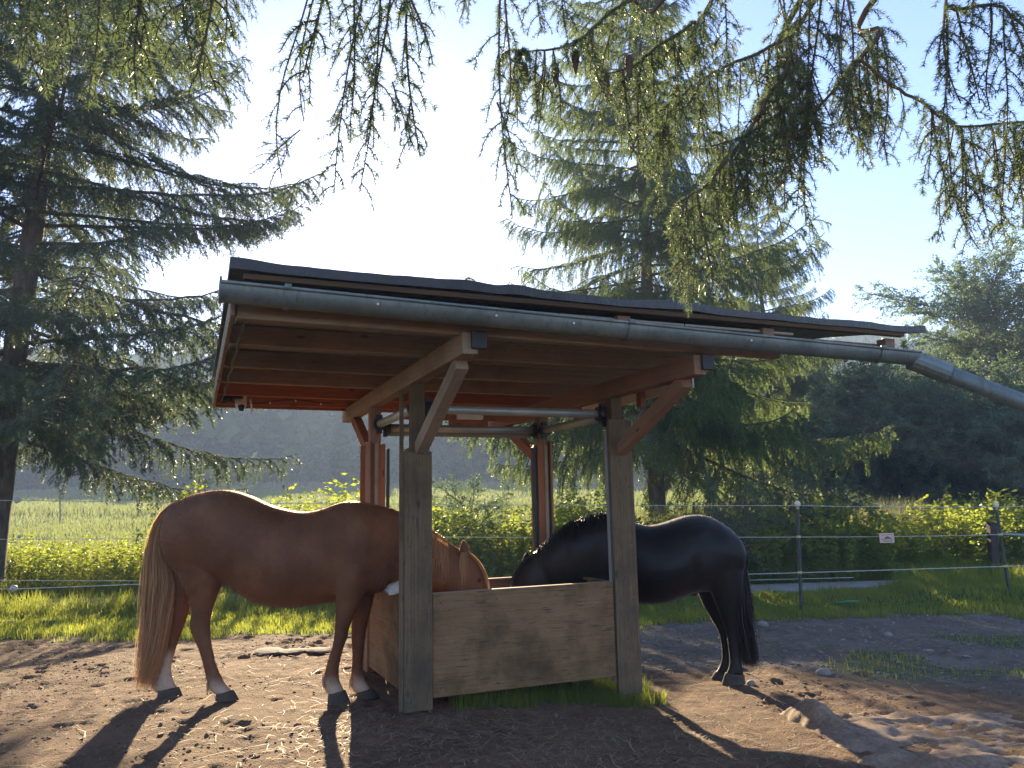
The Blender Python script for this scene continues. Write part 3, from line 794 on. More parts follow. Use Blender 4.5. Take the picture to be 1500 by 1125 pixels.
legs1 = [
 (6.16, [(410, 300, 178, 300, .13), (404, 380, 192, 380, .125), (392, 450, 222, 450, .11), (370, 520, 258, 520, .078), (353, 570, 270, 578, .058), (346, 610, 262, 628, .046), (345, 650, 272, 672, .041), (348, 700, 291, 712, .034),
   (358, 750, 307, 757, .032), (371, 795, 318, 800, .033), (388, 832, 326, 838, .038), (402, 858, 334, 868, .041), (418, 876, 350, 892, .041), (432, 892, 368, 906, .046)], ((434, 884), (366, 902)), ((456, 924), (364, 926))),
 (6.33, [(300, 300, 175, 320, .11), (290, 420, 188, 430, .10), (273, 505, 182, 520, .073), (262, 565, 172, 585, .056), (245, 620, 160, 638, .046), (224, 678, 157, 690, .037), (209, 722, 149, 732, .034), (196, 765, 141, 775, .033),
   (190, 802, 130, 815, .035), (196, 835, 116, 850, .040), (206, 858, 118, 880, .041), (218, 874, 134, 895, .044)], ((220, 872), (138, 893)), ((236, 913), (136, 914))),
 (5.99, [(975, 330, 850, 330, .07), (985, 400, 836, 400, .088), (965, 470, 834, 480, .085), (932, 545, 836, 550, .070), (906, 600, 834, 610, .058), (889, 645, 831, 655, .048), (880, 685, 826, 690, .046), (866, 725, 816, 730, .037),
   (855, 770, 803, 772, .033), (848, 810, 792, 815, .036), (851, 845, 787, 846, .040), (861, 870, 790, 880, .041), (872, 892, 808, 905, .046)], ((873, 884), (806, 902)), ((895, 940), (803, 942))),
 (6.16, [(1000, 430, 890, 450, .08), (988, 510, 905, 525, .068), (974, 570, 900, 588, .056), (958, 640, 896, 650, .047), (950, 690, 897, 695, .043), (945, 740, 899, 745, .035), (943, 800, 896, 805, .035), (950, 840, 893, 850, .039), (964, 868, 900, 884, .041), (976, 884, 918, 900, .045)],
   ((978, 878), (916, 896)), ((1006, 914), (920, 920)))]
for Y, rows, ht, hb_ in legs1:
    loft(mb, secs(C1, rows, Y), side1, 18)
me = body_mesh('chestnut_body', mb, M_CHEST)
sculpt(me, C1, MUS1)
V = verts_of(me)
zl = V[:, 2] + .03 * (fbm(V[:, 0] * 14, V[:, 2] * 9 + V[:, 1] * 11, 3) - .45) * 2
rear = V[:, 0] < -1.75; farhind = rear & (V[:, 1] > 6.25)
lim = np.where(farhind, .40, np.where(rear, .20, .22))
a_ = me.attributes.new('sock', 'FLOAT', 'POINT'); a_.data.foreach_set('value', (ss(0, 1, (lim - zl) / .14) * .9).astype(np.float32))
horse1 = tag(empty('horse', (-1.9, 6.15, 0)), 'chestnut horse with flaxen tail eating from the left side of the trough', 'horse')
b1 = obj('body', me, horse1)
for Y, rows, ht, hb_ in legs1:
    hoof(horse1, ht, hb_, Y, .058, side1, C1)
fuzz(me, 80000, .012, mk_hair('chestnut_hair', (.10, .042, .018), (.30, .14, .06), .45), 'coat', horse1, (-.5, 0, -.3))
st = []
for Y, rows, ht, hb_ in legs1:
    for _ in range(90):
        r_ = rows[-3]; a_ = RNG.uniform(-1, 1); x0, y0 = r_[2] + RNG.uniform(-2, 12), r_[3] + RNG.uniform(-35, 12)
        dy = RNG.uniform(18, 40); st.append(catmull([at(*C1(x0, y0), Y + a_ * .035), at(*C1(x0 - 4, y0 + dy * .5), Y + a_ * .045), at(*C1(x0 - RNG.uniform(-4, 8), y0 + dy), Y + a_ * .05)], 3))
hair('fetlock_hair', st, .005, mk_hair('pale_feather_hair', (.30, .20, .13), (.62, .46, .32), .4), horse1)
# flaxen tail
def poly(C, pts, Y): return np.array([at(*C(*p), Y) for p in pts])
def resamp(P, m):
    P = catmull(P, 6); d = np.concatenate([[0], np.cumsum(np.linalg.norm(np.diff(P, axis=0), axis=1))]); t = np.linspace(0, d[-1], m)
    return np.stack([np.interp(t, d, P[:, k]) for k in range(3)], -1)
def tail(C, Lp, Rp, Y, nst, spread, width, mat, parent, m=18):
    A, B = resamp(poly(C, Lp, Y), m), resamp(poly(C, Rp, Y), m); st = []
    tt = np.linspace(0, 1, m)[:, None]
    for _ in range(nst):
        s = RNG.beta(1.1, 1.1); ph = RNG.uniform(0, 6.28); dz = RNG.normal(0, 1)
        cut = 1.0 if RNG.random() < .75 else RNG.uniform(.7, 1)
        P = A * (1 - s) + B * s
        P = P + np.array([0, 1, 0]) * dz * spread * np.sin(np.minimum(tt * 1.9, 1.57)) + np.array([1, 0, 0]) * (.012 * np.sin(tt * 7 + ph) + RNG.normal(0, .012) * tt)
        k = max(5, int(m * cut)); st.append(P[:k] + np.array([0, 0, -1]) * tt[:k] * RNG.uniform(-.04, .05))
    return hair('tail', st, width, mat, parent)
tail(C1, [(225, 138), (170, 172), (128, 235), (100, 340), (88, 450), (82, 600), (72, 750), (62, 855)], [(240, 148), (190, 205), (168, 290), (186, 390), (206, 460), (196, 550), (180, 640), (160, 730), (112, 862)], 6.26, 1500, .045, .006, M_FLAX, horse1)
st = []
for _ in range(420):                      # mane falling on the near side of the neck
    s = RNG.random(); x = 1150 + 125 * s; y = 222 + .66 * (x - 1150) - 8
    Y = 6.14 + (x - 1150) * .0009
    hgt = RNG.uniform(60, 175)
    st.append(catmull([at(*C1(x, y), Y + .13), at(*C1(x + 2, y + 10), Y + .03), at(*C1(x + RNG.uniform(-5, 8), y + hgt * .5), Y - .005), at(*C1(x + RNG.uniform(-8, 12), y + hgt), Y + .0)], 3))
for _ in range(70):                       # wisp below the ear and forelock down the face
    x = RNG.uniform(1325, 1350); st.append(catmull([at(*C1(x, 345), 6.31), at(*C1(x + RNG.uniform(-6, 4), 400), 6.295), at(*C1(x + RNG.uniform(-8, 8), RNG.uniform(430, 500)), 6.30)], 4))
for _ in range(150):
    o_ = RNG.uniform(-10, 3); zz_ = RNG.uniform(6.33, 6.47)
    st.append(catmull([at(*C1(1352 + o_, 340), zz_), at(*C1(1392 + o_, 375), zz_), at(*C1(1422 + o_, 425), zz_), at(*C1(1438 + o_, RNG.uniform(470, 500)), zz_)], 4))
hair('mane', st, .0034, M_FLAX, horse1)
b = MB(); b.tube([(0, -.008, 0), (0, .004, 0)], [.008, .016], 10)
obj('eye', b.mesh('eye', M_EYE, True), horse1, Matrix.Translation(Vector(at(*C1(1400, 455), 6.305))))

# --- black horse, standing right of the trough
def C2(x, y): return (720 + x / 3.31, 720 + y / 3.31)
YB = lambda px: 6.98 + (1090 - px) * .0005
side2 = np.array([-.14, .99, 0])
mb = MB()
loft(mb, secs(C2, [(1214, 262, 1214, 335, .09), (1200, 235, 1202, 390, .15), (1180, 208, 1185, 420, .19), (1150, 178, 1152, 445, .215), (1100, 144, 1105, 470, .245), (1050, 121, 1050, 484, .262), (1000, 112, 1000, 488, .272), (950, 115, 950, 500, .282),
    (900, 127, 900, 522, .288), (850, 144, 848, 540, .288), (800, 158, 798, 547, .282), (760, 164, 758, 547, .272), (705, 153, 705, 543, .258), (650, 133, 655, 528, .232), (615, 135, 620, 490, .17), (590, 170, 595, 440, .10)], YB), side2, 30)
loft(mb, secs(C2, [(720, 190, 700, 470, .12), (655, 133, 640, 520, .205), (560, 103, 545, 478, .17), (480, 115, 475, 462, .15), (420, 135, 405, 455, .135), (360, 165, 350, 455, .122), (300, 211, 290, 452, .11), (255, 252, 262, 445, .10), (222, 288, 252, 430, .088), (200, 330, 240, 420, .05)], YB), side2, 24)
loft(mb, secs(C2, [(235, 275, 290, 400, .08), (200, 298, 300, 450, .098), (165, 332, 290, 490, .105), (130, 380, 268, 540, .105), (105, 425, 237, 575, .092), (86, 478, 207, 602, .077), (68, 540, 172, 622, .062), (56, 590, 142, 650, .056), (70, 630, 115, 662, .045)], 7.15), side2, 22)
for Yo, dx, dy in ((7.09, 0, 0), (7.21, -43, 12)):
    loft(mb, secs(C2, [(190 + dx, 355, 243 + dx, 345, .030), (193 + dx, 325, 242 + dx, 328, .030), (199 + dx, 306, 236 + dx, 312, .022), (206 + dx, 294 + dy * .3, 225 + dx, 298, .012), (211 + dx, 287, 216 + dx, 288, .005)], Yo), side2, 12, 3)
legs2 = [
 (6.90, [(1000, 330, 1212, 310, .13), (1015, 410, 1218, 390, .13), (1055, 470, 1216, 470, .112), (1085, 540, 1208, 560, .082), (1108, 600, 1203, 612, .062), (1126, 650, 1212, 668, .049), (1139, 700, 1205, 717, .042), (1149, 760, 1207, 767, .037), (1154, 810, 1210, 815, .037), (1152, 846, 1218, 858, .043), (1142, 872, 1222, 884, .046), (1134, 886, 1222, 894, .05)],
   ((1134, 878), (1224, 888)), ((1116, 938), (1231, 928))),
 (7.12, [(960, 430, 1130, 430, .11), (1000, 492, 1135, 480, .10), (1032, 560, 1140, 560, .075), (1062, 612, 1148, 622, .057), (1086, 652, 1150, 667, .047), (1103, 692, 1150, 707, .039), (1113, 750, 1150, 760, .035), (1117, 805, 1152, 808, .035), (1108, 842, 1150, 850, .041), (1094, 866, 1142, 878, .043), (1084, 880, 1138, 890, .047)],
   ((1086, 872), (1140, 886)), ((1063, 908), (1142, 912))),
 (6.98, [(640, 420, 520, 420, .09), (630, 500, 530, 500, .075), (600, 590, 532, 600, .056), (588, 680, 535, 690, .045), (582, 760, 540, 764, .034), (584, 830, 536, 834, .040), (574, 868, 524, 878, .046)], ((574, 862), (522, 876)), ((578, 922), (504, 922))),
 (7.18, [(690, 430, 580, 430, .09), (680, 510, 590, 510, .07), (650, 590, 592, 600, .056), (640, 680, 592, 690, .045), (636, 750, 596, 754, .034), (638, 815, 592, 820, .040), (628, 850, 580, 860, .046)], ((628, 842), (578, 858)), ((632, 900), (562, 902)))]
for Y, rows, ht, hb_ in legs2: loft(mb, secs(C2, rows, Y), side2, 18)
loft(mb, secs(C2, [(955, 480, 990, 480, .05), (958, 500, 1000, 498, .04), (966, 508, 990, 506, .02)], 7.03), side2, 12, 3)
me = body_mesh('black_body', mb, M_BLK)
sculpt(me, C2, MUS2)
a_ = me.attributes.new('sock', 'FLOAT', 'POINT'); a_.data.foreach_set('value', np.zeros(len(me.vertices), np.float32))
horse2 = tag(empty('horse', (1.3, 7.0, -.12)), 'black horse with black tail eating from the right side of the trough', 'horse')
obj('body', me, horse2)
for Y, rows, ht, hb_ in legs2: hoof(horse2, ht, hb_, Y, .060, side2, C2)
fuzz(me, 30000, .010, mk_hair('black_coat_hair', (.014, .010, .009), (.05, .030, .022), .2), 'coat', horse2, (.5, 0, -.3))
tail(C2, [(1195, 245), (1203, 300), (1196, 370), (1176, 480), (1172, 600), (1192, 720), (1212, 825)], [(1205, 250), (1236, 320), (1230, 400), (1248, 520), (1258, 640), (1272, 740), (1286, 832)], 6.95, 1300, .05, .007, M_BLKHAIR, horse2)
st = []
for _ in range(320):
    s = RNG.random(); x = 215 + 330 * s; y = np.interp(x, [215, 255, 300, 360, 420, 480, 550], [290, 252, 211, 165, 135, 115, 103])
    Y = YB(C2(x, 0)[0]); hgt = RNG.uniform(15, 120)
    st.append(catmull([at(*C2(x, y), Y + .02), at(*C2(x - 2, y - 4), Y - .05), at(*C2(x + RNG.uniform(-6, 6), y + hgt * .5), Y - .12), at(*C2(x + RNG.uniform(-8, 8), y + hgt), Y - .15)], 3))
for _ in range(160):
    o_ = RNG.uniform(-4, 8); zz_ = RNG.uniform(7.07, 7.23)
    st.append(catmull([at(*C2(205 + o_, 300), zz_), at(*C2(160 + o_, 335), zz_), at(*C2(122 + o_, 385), zz_), at(*C2(92 + o_, RNG.uniform(430, 470)), zz_)], 4))
hair('mane', st, .006, M_BLKHAIR, horse2)

# ------------------------------------------------------------------ vegetation
def needle_block(lines, per_m, L, wd, lean=.9, tint0=.35, tintv=.25, taper=True):
    Pts, Tan, Tt = [], [], []
    for P in lines:
        P = np.asarray(P); seg = np.diff(P, axis=0); ln = np.linalg.norm(seg, axis=1); tot = ln.sum()
        k = max(3, int(tot * per_m)); s = RNG.uniform(0, tot, k); cum = np.concatenate([[0], np.cumsum(ln)])
        ii = np.clip(np.searchsorted(cum, s) - 1, 0, len(ln) - 1); f = ((s - cum[ii]) / (ln[ii] + 1e-9))[:, None]
        Pts.append(P[ii] + seg[ii] * f); Tan.append(seg[ii] / (ln[ii][:, None] + 1e-9)); Tt.append(np.full(k, RNG.normal(tint0, tintv)) + .25 * (s / tot > .75))
    P, T, tt = np.concatenate(Pts), np.concatenate(Tan), np.concatenate(Tt)
    n = len(P); r = RNG.normal(size=(n, 3)); r -= (r * T).sum(1, keepdims=True) * T; r /= np.linalg.norm(r, axis=1, keepdims=True) + 1e-9
    d = r + T * lean * RNG.uniform(.6, 1.3, (n, 1)); d /= np.linalg.norm(d, axis=1, keepdims=True)
    q = np.cross(d, RNG.normal(size=(n, 3))); q /= np.linalg.norm(q, axis=1, keepdims=True) + 1e-9
    Lr = L * RNG.uniform(.7, 1.15, (n, 1))
    V = np.stack([P - q * wd / 2, P + q * wd / 2, P + d * Lr], 1).reshape(-1, 3)
    return V, np.arange(3 * n).reshape(-1, 3), np.clip(tt, 0, 1)

def spruce_branch(seed, L=4.0, hang=.6, droop=.18, tip=.25, per_m=170, nl=.046, nw=.0105, fat=1.0, fan=.27):
    """a whole limb along +X with hanging side shoots"""
    g = np.random.default_rng(seed)
    t = np.linspace(0, 1, 16)
    side = g.normal(0, .05)
    main = np.stack([L * t, L * side * t ** 2, L * (.06 * t - droop * t ** 1.6 + tip * t ** 4) + .02 * g.normal(size=16) * t], -1)
    mb = MB(); mb.tube(main, np.linspace(.036, .006, 16) * fat, 5, 0)
    lines = [main[4:]]
    x = .10
    sgn = 1
    while x < .985:
        i = x * 15; i0 = int(i); p = main[i0] + (main[min(15, i0 + 1)] - main[i0]) * (i - i0)
        ls = L * (fan * (1 - x) ** .7 * min(1, .35 + x * 2.2) + .05) * g.uniform(.6, 1.25)
        az = sgn * g.uniform(.7, 1.25); sgn *= -1
        s = np.linspace(0, 1, 7)
        hg = hang * g.uniform(.4, 1.4)
        dirv = np.array([math.cos(az), math.sin(az), 0])
        sec = p + dirv * (ls * (s - .35 * hg * s ** 2))[:, None] + np.array([0, 0, -1]) * (ls * (.06 * s + hg * .75 * s ** 2))[:, None] + g.normal(0, .008, (7, 3)) * s[:, None]
        mb.tube(sec, np.linspace(.010, .003, 7), 3, 0, cap=False)
        lines.append(sec)
        m = int(ls / .055)
        for k in range(m):
            u = (k + .6) / max(1, m) ; u = .12 + .85 * u; i2 = u * 6; j0 = min(5, int(i2)); q = sec[j0] + (sec[j0 + 1] - sec[j0]) * (i2 - j0)
            lt = g.uniform(.08, .24) * (1.15 - .6 * u) * (1.3 if hang > .5 else 1); a2 = az + (1 if k % 2 else -1) * g.uniform(.4, 1.0)
            dv = np.array([math.cos(a2), math.sin(a2), 0]); s2 = np.linspace(0, 1, 4)
            h2 = g.uniform(.35, 1.1) * (.55 + hang * .8)
            lines.append(q + dv * (lt * (s2 - .45 * s2 ** 2))[:, None] + np.array([0, 0, -1]) * (lt * h2 * s2 ** 1.5)[:, None])
        x += g.uniform(.012, .026)
    V, F, tt = needle_block(lines, per_m, nl, nw)
    mb.add(V, F, None, 1, tt)
    return mb
def trunk_mesh(name, h, r, lean=(0, 0), seed=0, n=12, flare=.35):
    g = np.random.default_rng(seed); z = np.concatenate([[-.3, 0, .15, .4], np.linspace(1, h, 22)])
    P = np.stack([lean[0] * z + .02 * g.normal(size=len(z)), lean[1] * z + .02 * g.normal(size=len(z)), z], -1)
    rad = r * (np.clip(1 - z / h, 0.02, 1) ** .8) + r * flare * np.exp(-np.maximum(z, 0) / .35)
    mb = MB(); mb.tube(P, rad, n); return mb.mesh(name, M_BARK, True)
def spruce(label, x, y, h, r, Rmax, variants, mat_name, nbr, z0, lean=(0, 0), seed=1, pitch=(.12, -.5), pw=.75, zmax=None, az_skip=None, L0=4.0):
    g = np.random.default_rng(seed); zb = g1(x, y)
    root = tag(empty('spruce_tree', (x, y, zb)), label, 'spruce tree')
    obj('trunk', trunk_mesh('trunk', h, r, lean, seed), root, Matrix.Translation((x, y, zb)))
    az = g.uniform(0, 6)
    for k in range(nbr):
        f = (k + g.uniform(0, .8)) / nbr
        z = z0 + (h - z0 - .3) * f
        if zmax and z > zmax and k % 2: continue
        az += 2.39996 + g.normal(0, .25)
        L = Rmax * (1 - (z - z0 * .3) / h) ** pw * g.uniform(.72, 1.1) + .25
        sc = L / L0
        p = pitch[0] + (pitch[1] - pitch[0]) * (z / h) + g.normal(0, .15)     # +ve tips down
        mw = Matrix.Translation((x + lean[0] * z, y + lean[1] * z, zb + z)) @ Matrix.Rotation(az, 4, 'Z') @ Matrix.Rotation(p, 4, 'Y') @ Matrix.Rotation(g.normal(0, .12), 4, 'X') @ Matrix.Diagonal((sc, sc * g.uniform(.85, 1.1), sc ** .8 * g.uniform(.85, 1.15), 1))
        obj('branch', variants[g.integers(len(variants))], root, mw)
    return root
LV = [spruce_branch(100 + k, 4, .62, .15, .22, per_m=185, fan=.29).mesh('branch', [M_TWIG, M_NEEDLE], False) for k in range(5)]
RV = [spruce_branch(200 + k, 4, .95, .17, .20, per_m=210, fan=.32).mesh('branch', [M_TWIG, M_NEEDLE2], False) for k in range(5)]
lx, ly, _ = at(-6, 690, 13.2)
spruce('big dark spruce at the left edge whose low limbs hang over the meadow fence', lx, ly, 25, .22, 5.6, LV, 0, 215, 2.7, lean=(.045, .0), seed=5, pitch=(.20, -.45), zmax=13)
rx, ry, _ = at(961, 700, 19.0)
spruce('tall spruce behind the feeder with its trunk showing above the roof', rx, ry, 17.5, .22, 6.0, RV, 0, 140, 2.9, seed=9, pitch=(.30, -.35), pw=.72)
rx, ry, _ = at(1135, 700, 31)
spruce('shorter spruce right of the tall one, drooping beside the dark bushes', rx, ry, 13.5, .20, 5.0, RV, 0, 105, 2.0, seed=14, pitch=(.18, -.40), pw=.7)

# broad-leaved bushes and trees
def leaf_block(P, N, L, wd, tint):
    """diamond leaves folded along the midrib"""
    n = len(P); d = N / (np.linalg.norm(N, axis=1, keepdims=True) + 1e-9)
    q = np.cross(d, RNG.normal(size=(n, 3))); q /= np.linalg.norm(q, axis=1, keepdims=True) + 1e-9
    u_ = np.cross(d, q); Lr = L * RNG.uniform(.6, 1.25, (n, 1)); wr_ = wd * RNG.uniform(.7, 1.2, (n, 1))
    V = np.stack([P, P + d * Lr * .45 + q * wr_ / 2 + u_ * wr_ * .18, P + d * Lr, P + d * Lr * .45 - q * wr_ / 2 + u_ * wr_ * .18], 1).reshape(-1, 3)
    b = np.arange(n) * 4
    F = np.concatenate([np.stack([b, b + 1, b + 2], -1), np.stack([b, b + 2, b + 3], -1)])
    return V, F, np.concatenate([tint, tint])
def leafy_branch(seed, L=1.6, nleaf=700, ll=.075, lw=.038, spread=.55):
    g = np.random.default_rng(seed); mb = MB()
    t = np.linspace(0, 1, 8); main = np.stack([L * t, .12 * L * np.sin(t * 3 + seed) * t, .10 * L * t ** 2], -1)
    mb.tube(main, np.linspace(.02, .004, 8), 4, 0)
    tips = [main]
    for k in range(16):
        u = .15 + .8 * k / 16; p = main[int(u * 7)]; az = (1 if k % 2 else -1) * g.uniform(.5, 1.2); ls = L * spread * (1.05 - u * .75) * g.uniform(.6, 1.2); el = g.uniform(-.4, .7)
        s = np.linspace(0, 1, 5)
        sec = p + np.array([math.cos(az) * math.cos(el), math.sin(az) * math.cos(el), math.sin(el)]) * (ls * s)[:, None] - np.array([0, 0, 1]) * (.25 * ls * s ** 2)[:, None]
        mb.tube(sec, np.linspace(.007, .002, 5), 3, 0, cap=False); tips.append(sec)
    P, N = [], []
    for k in range(nleaf):
        s = tips[g.integers(len(tips))]; u = g.uniform(.15, 1) * (len(s) - 1.001); i0 = int(u); p = s[i0] + (s[i0 + 1] - s[i0]) * (u - i0)
        tn = s[i0 + 1] - s[i0]; tn = tn / np.linalg.norm(tn)
        P.append(p + g.normal(0, .03, 3)); N.append(tn * .6 + g.normal(0, .55, 3) + np.array([0, 0, -.25]))
    V, F, tt = leaf_block(np.array(P), np.array(N), ll, lw, np.clip(g.normal(.4, .2, nleaf), 0, 1))
    mb.add(V, F, None, 1, tt); return mb
BV = [leafy_branch(300 + k).mesh('branch', [M_TWIG, M_BUSHLEAF], False) for k in range(5)]
AV = [leafy_branch(320 + k, 1.8, 620, .07, .04, .6).mesh('branch', [M_TWIG, M_BUSHLEAF], False) for k in range(4)]
def leafy_tree(name, label, cat, x, y, h, w_, variants, n, seed, z0=.0, trunk_r=.1, group=None, shape=1.0, stems=1):
    g = np.random.default_rng(seed); zb = g1(x, y)
    root = tag(empty(name, (x, y, zb)), label, cat, group)
    for s in range(stems):
        tm = trunk_mesh('trunk', h * .92, trunk_r, ((g.normal(0, .12) if stems > 1 else .02), g.normal(0, .05)), seed + s, 8, .2)
        obj('trunk', tm, root, Matrix.Translation((x + (g.normal(0, .3) if stems > 1 else 0), y, zb)))
    for k in range(n):
        u, th = g.random() ** .42, g.uniform(0, 2 * PI); el = math.asin(g.uniform(-.75, 1))
        lob = 1 + .22 * math.sin(3 * th + seed) + .18 * math.sin(5 * el + 2 * th + seed)
        rx_ = w_ * u * math.cos(el) * lob; zc = z0 + (h - z0) * (.48 + .52 * math.sin(el) * u * lob ** .5)
        p = Vector((x + rx_ * math.cos(th), y + rx_ * math.sin(th), zb + max(.15, zc)))
        sc = g.uniform(.7, 1.25) * shape
        mw = Matrix.Translation(p) @ Matrix.Rotation(th + g.normal(0, .6), 4, 'Z') @ Matrix.Rotation(-el * .7 + g.normal(0, .35), 4, 'Y') @ Matrix.Rotation(g.uniform(-.8, .8), 4, 'X') @ Matrix.Diagonal((sc, sc, sc, 1)) @ Matrix.Translation((-.8, 0, 0))
        obj('branch', variants[g.integers(len(variants))], root, mw)
    return root
def P2(px, py, Y): return at(px, py, Y)[:2]
x, y = P2(1300, 700, 27); leafy_tree('bush', 'rounded dark green willow bush left of the tall thin tree', 'bush', x, y, 6.0, 2.8, BV, 250, 31, .2, .08, None, 1.3, 3)
x, y = P2(1440, 700, 25); leafy_tree('bush', 'broad dark bush at the right edge under the downpipe', 'bush', x, y, 5.3, 2.9, BV, 250, 37, .2, .08, None, 1.3, 3)
x, y = P2(1215, 700, 36); leafy_tree('bush', 'dark bush in the gap between drooping spruce and willow bush', 'bush', x, y, 7.2, 3.4, BV, 150, 41, .2, .08, None, 1.7, 2)
x, y = P2(1475, 600, 29); leafy_tree('broadleaf_tree', 'tall airy tree with see-through crown at the right edge', 'tree', x, y, 10.6, 3.2, AV, 170, 44, 3.0, .12, None, 1.35, 1)
x, y = P2(1375, 690, 32); leafy_tree('broadleaf_tree', 'darker tree standing between and beyond the two right bushes', 'tree', x, y, 5.6, 2.6, BV, 110, 47, 1.0, .12, None, 1.4, 1)

# weeds and shrubs beyond the path
def weed(seed, h=1.6, stems=9, rad=.35, ll=.10, lw=.045, gap=.075):
    g = np.random.default_rng(seed); mb = MB(); P, N, tt = [], [], []
    for s in range(stems):
        b0 = np.array([*(g.normal(0, rad, 2)), 0]); hh = h * g.uniform(.55, 1.05); ln = g.normal(0, .10, 2)
        t = np.linspace(0, 1, 6); st = b0 + np.stack([ln[0] * hh * t ** 1.5, ln[1] * hh * t ** 1.5, hh * t], -1)
        mb.tube(st, np.linspace(.006, .002, 6), 3, 0, cap=False, tint=.5)
        z = .12; ph = g.uniform(0, 6)
        while z < hh:
            u = z / hh * 4.999; i0 = int(u); p = st[i0] + (st[i0 + 1] - st[i0]) * (u - i0)
            for k in range(g.integers(2, 4)):
                a_ = ph + k * PI + g.normal(0, .3)
                P.append(p); N.append(np.array([math.cos(a_), math.sin(a_), g.uniform(-.5, .35)])); tt.append(.25 + .5 * z / hh + g.normal(0, .12))
            if g.random() < .3:
                a_ = g.uniform(0, 6); e = p + np.array([math.cos(a_), math.sin(a_), .5]) * g.uniform(.08, .25)
                for k in range(5): P.append(p + (e - p) * (k + 1) / 5); N.append(g.normal(0, .6, 3) + np.array([math.cos(a_), math.sin(a_), 0])); tt.append(.35 + .4 * z / hh + g.normal(0, .12))
            ph += 1.57; z += gap * g.uniform(.7, 1.3) * (1.2 - .4 * z / hh)
    V, F, t2 = leaf_block(np.array(P), np.array(N), ll, lw, np.clip(np.array(tt), 0, 1)); mb.add(V, F, None, 0, t2)
    return mb.mesh('leafy_weed', M_LEAF, False)
WV = [weed(400 + k, 1.6, 9 + k % 3, .33) for k in range(5)] + [weed(420 + k, 1.2, 14, .42, .085, .05, .06) for k in range(3)]
wr = np.random.default_rng(77)
def weeds(n, xr, yr, hfun, label, group, broad=.4):
    for k in range(n):
        x = wr.uniform(*xr); y = wr.uniform(*yr) + .109 * (x + 7); hh = hfun(x, y) * wr.uniform(.75, 1.15)
        v_ = WV[wr.integers(5, 8)] if wr.random() < broad else WV[wr.integers(0, 5)]
        base = 1.2 if v_ in WV[5:] else 1.6
        sc = hh / base
        o = obj('leafy_weed', v_, None, Matrix.Translation((x, y, g1(x, y))) @ Matrix.Rotation(wr.uniform(0, 6.28), 4, 'Z') @ Matrix.Diagonal((sc ** .6, sc ** .6, sc, 1)))
        tag(o, label, 'weed', group)
weeds(66, (-11.5, -2.4), (13.35, 15.3), lambda x, y: (1.05 + .5 * ss(-7.5, -4.5, x)) * (.75 + .25 * ss(13.3, 14.5, y - .109 * (x + 7))), 'leafy green weed in the sunlit bank behind the chestnut horse', 'weeds on the left bank')
weeds(52, (-2.4, 2.2), (13.4, 15.4), lambda x, y: 1.3 + .3 * ss(-1, .5, x), 'leafy green weed in the sunlit bank seen through the feeder', 'weeds behind the feeder', .55)
weeds(105, (2.2, 12.5), (13.5, 16.2), lambda x, y: 1.3 + .2 * math.sin(x * 1.3), 'leafy yellow-green weed in the bank beyond the right rope fence', 'weeds on the right bank', .6)
weeds(9, (-6.0, -2.6), (13.5, 14.6), lambda x, y: 1.8, 'tall leafy weed standing out above the back of the chestnut horse', 'tall weeds above the chestnut back', 0)
x, y = P2(1190, 740, 16.0); leafy_tree('shrub', 'taller shrub rising above the right bank of weeds', 'shrub', x, y, 2.4, .85, AV, 26, 51, .1, .02, None, .55, 3)
x, y = P2(690, 740, 15.5); leafy_tree('shrub', 'round shrub framed between the posts of the feeder', 'shrub', x, y, 1.9, .9, AV, 26, 53, .1, .02, None, .55, 3)
x, y = P2(1070, 760, 15.0); leafy_tree('shrub', 'shrub just behind the rump of the black horse', 'shrub', x, y, 1.7, .9, AV, 24, 57, .1, .02, None, .55, 3)

# grass: verge strips, meadow
def blades(n, fx, hfun, wfun, mat, name, tfun, lean=.35, tris=1):
    x, y = fx(n); z = ground_z(x, y); h = hfun(x, y); keep = h > .005; x, y, z, h = x[keep], y[keep], z[keep], h[keep]; n = len(x)
    a = RNG.uniform(0, 2 * PI, n); l = np.abs(RNG.normal(0, lean, n)) + .06; wd = wfun(x, y); b = RNG.uniform(0, 2 * PI, n)
    sx, sy = np.cos(b) * wd / 2, np.sin(b) * wd / 2
    dx, dy = np.cos(a) * l * h, np.sin(a) * l * h
    p0 = np.stack([x - sx, y - sy, z - .01], -1); p1 = np.stack([x + sx, y + sy, z - .01], -1)
    m0 = np.stack([x - sx * .7 + dx * .35, y - sy * .7 + dy * .35, z + h * .6], -1); m1 = np.stack([x + sx * .7 + dx * .35, y + sy * .7 + dy * .35, z + h * .6], -1)
    tp = np.stack([x + dx, y + dy, z + h * np.sqrt(np.clip(1 - (l * .5) ** 2, .2, 1))], -1)
    V = np.stack([p0, p1, m1, m0, tp], 1).reshape(-1, 3); k = np.arange(n) * 5
    t = np.clip(tfun(x, y) + RNG.normal(0, .14, n), 0, 1)
    me = mesh_np(name, V, [np.stack([k + 3, k + 2, k + 4], -1), np.stack([k, k + 1, k + 2, k + 3], -1)], mat, False, None, np.concatenate([t, t]))
    return tag(obj(name, me), kind='stuff')
def vx(n):
    x = RNG.uniform(-11, 11.5, n); y = 8.6 + RNG.random(n) * 4.6 + .10 * np.maximum(0, x + 5); return x, y
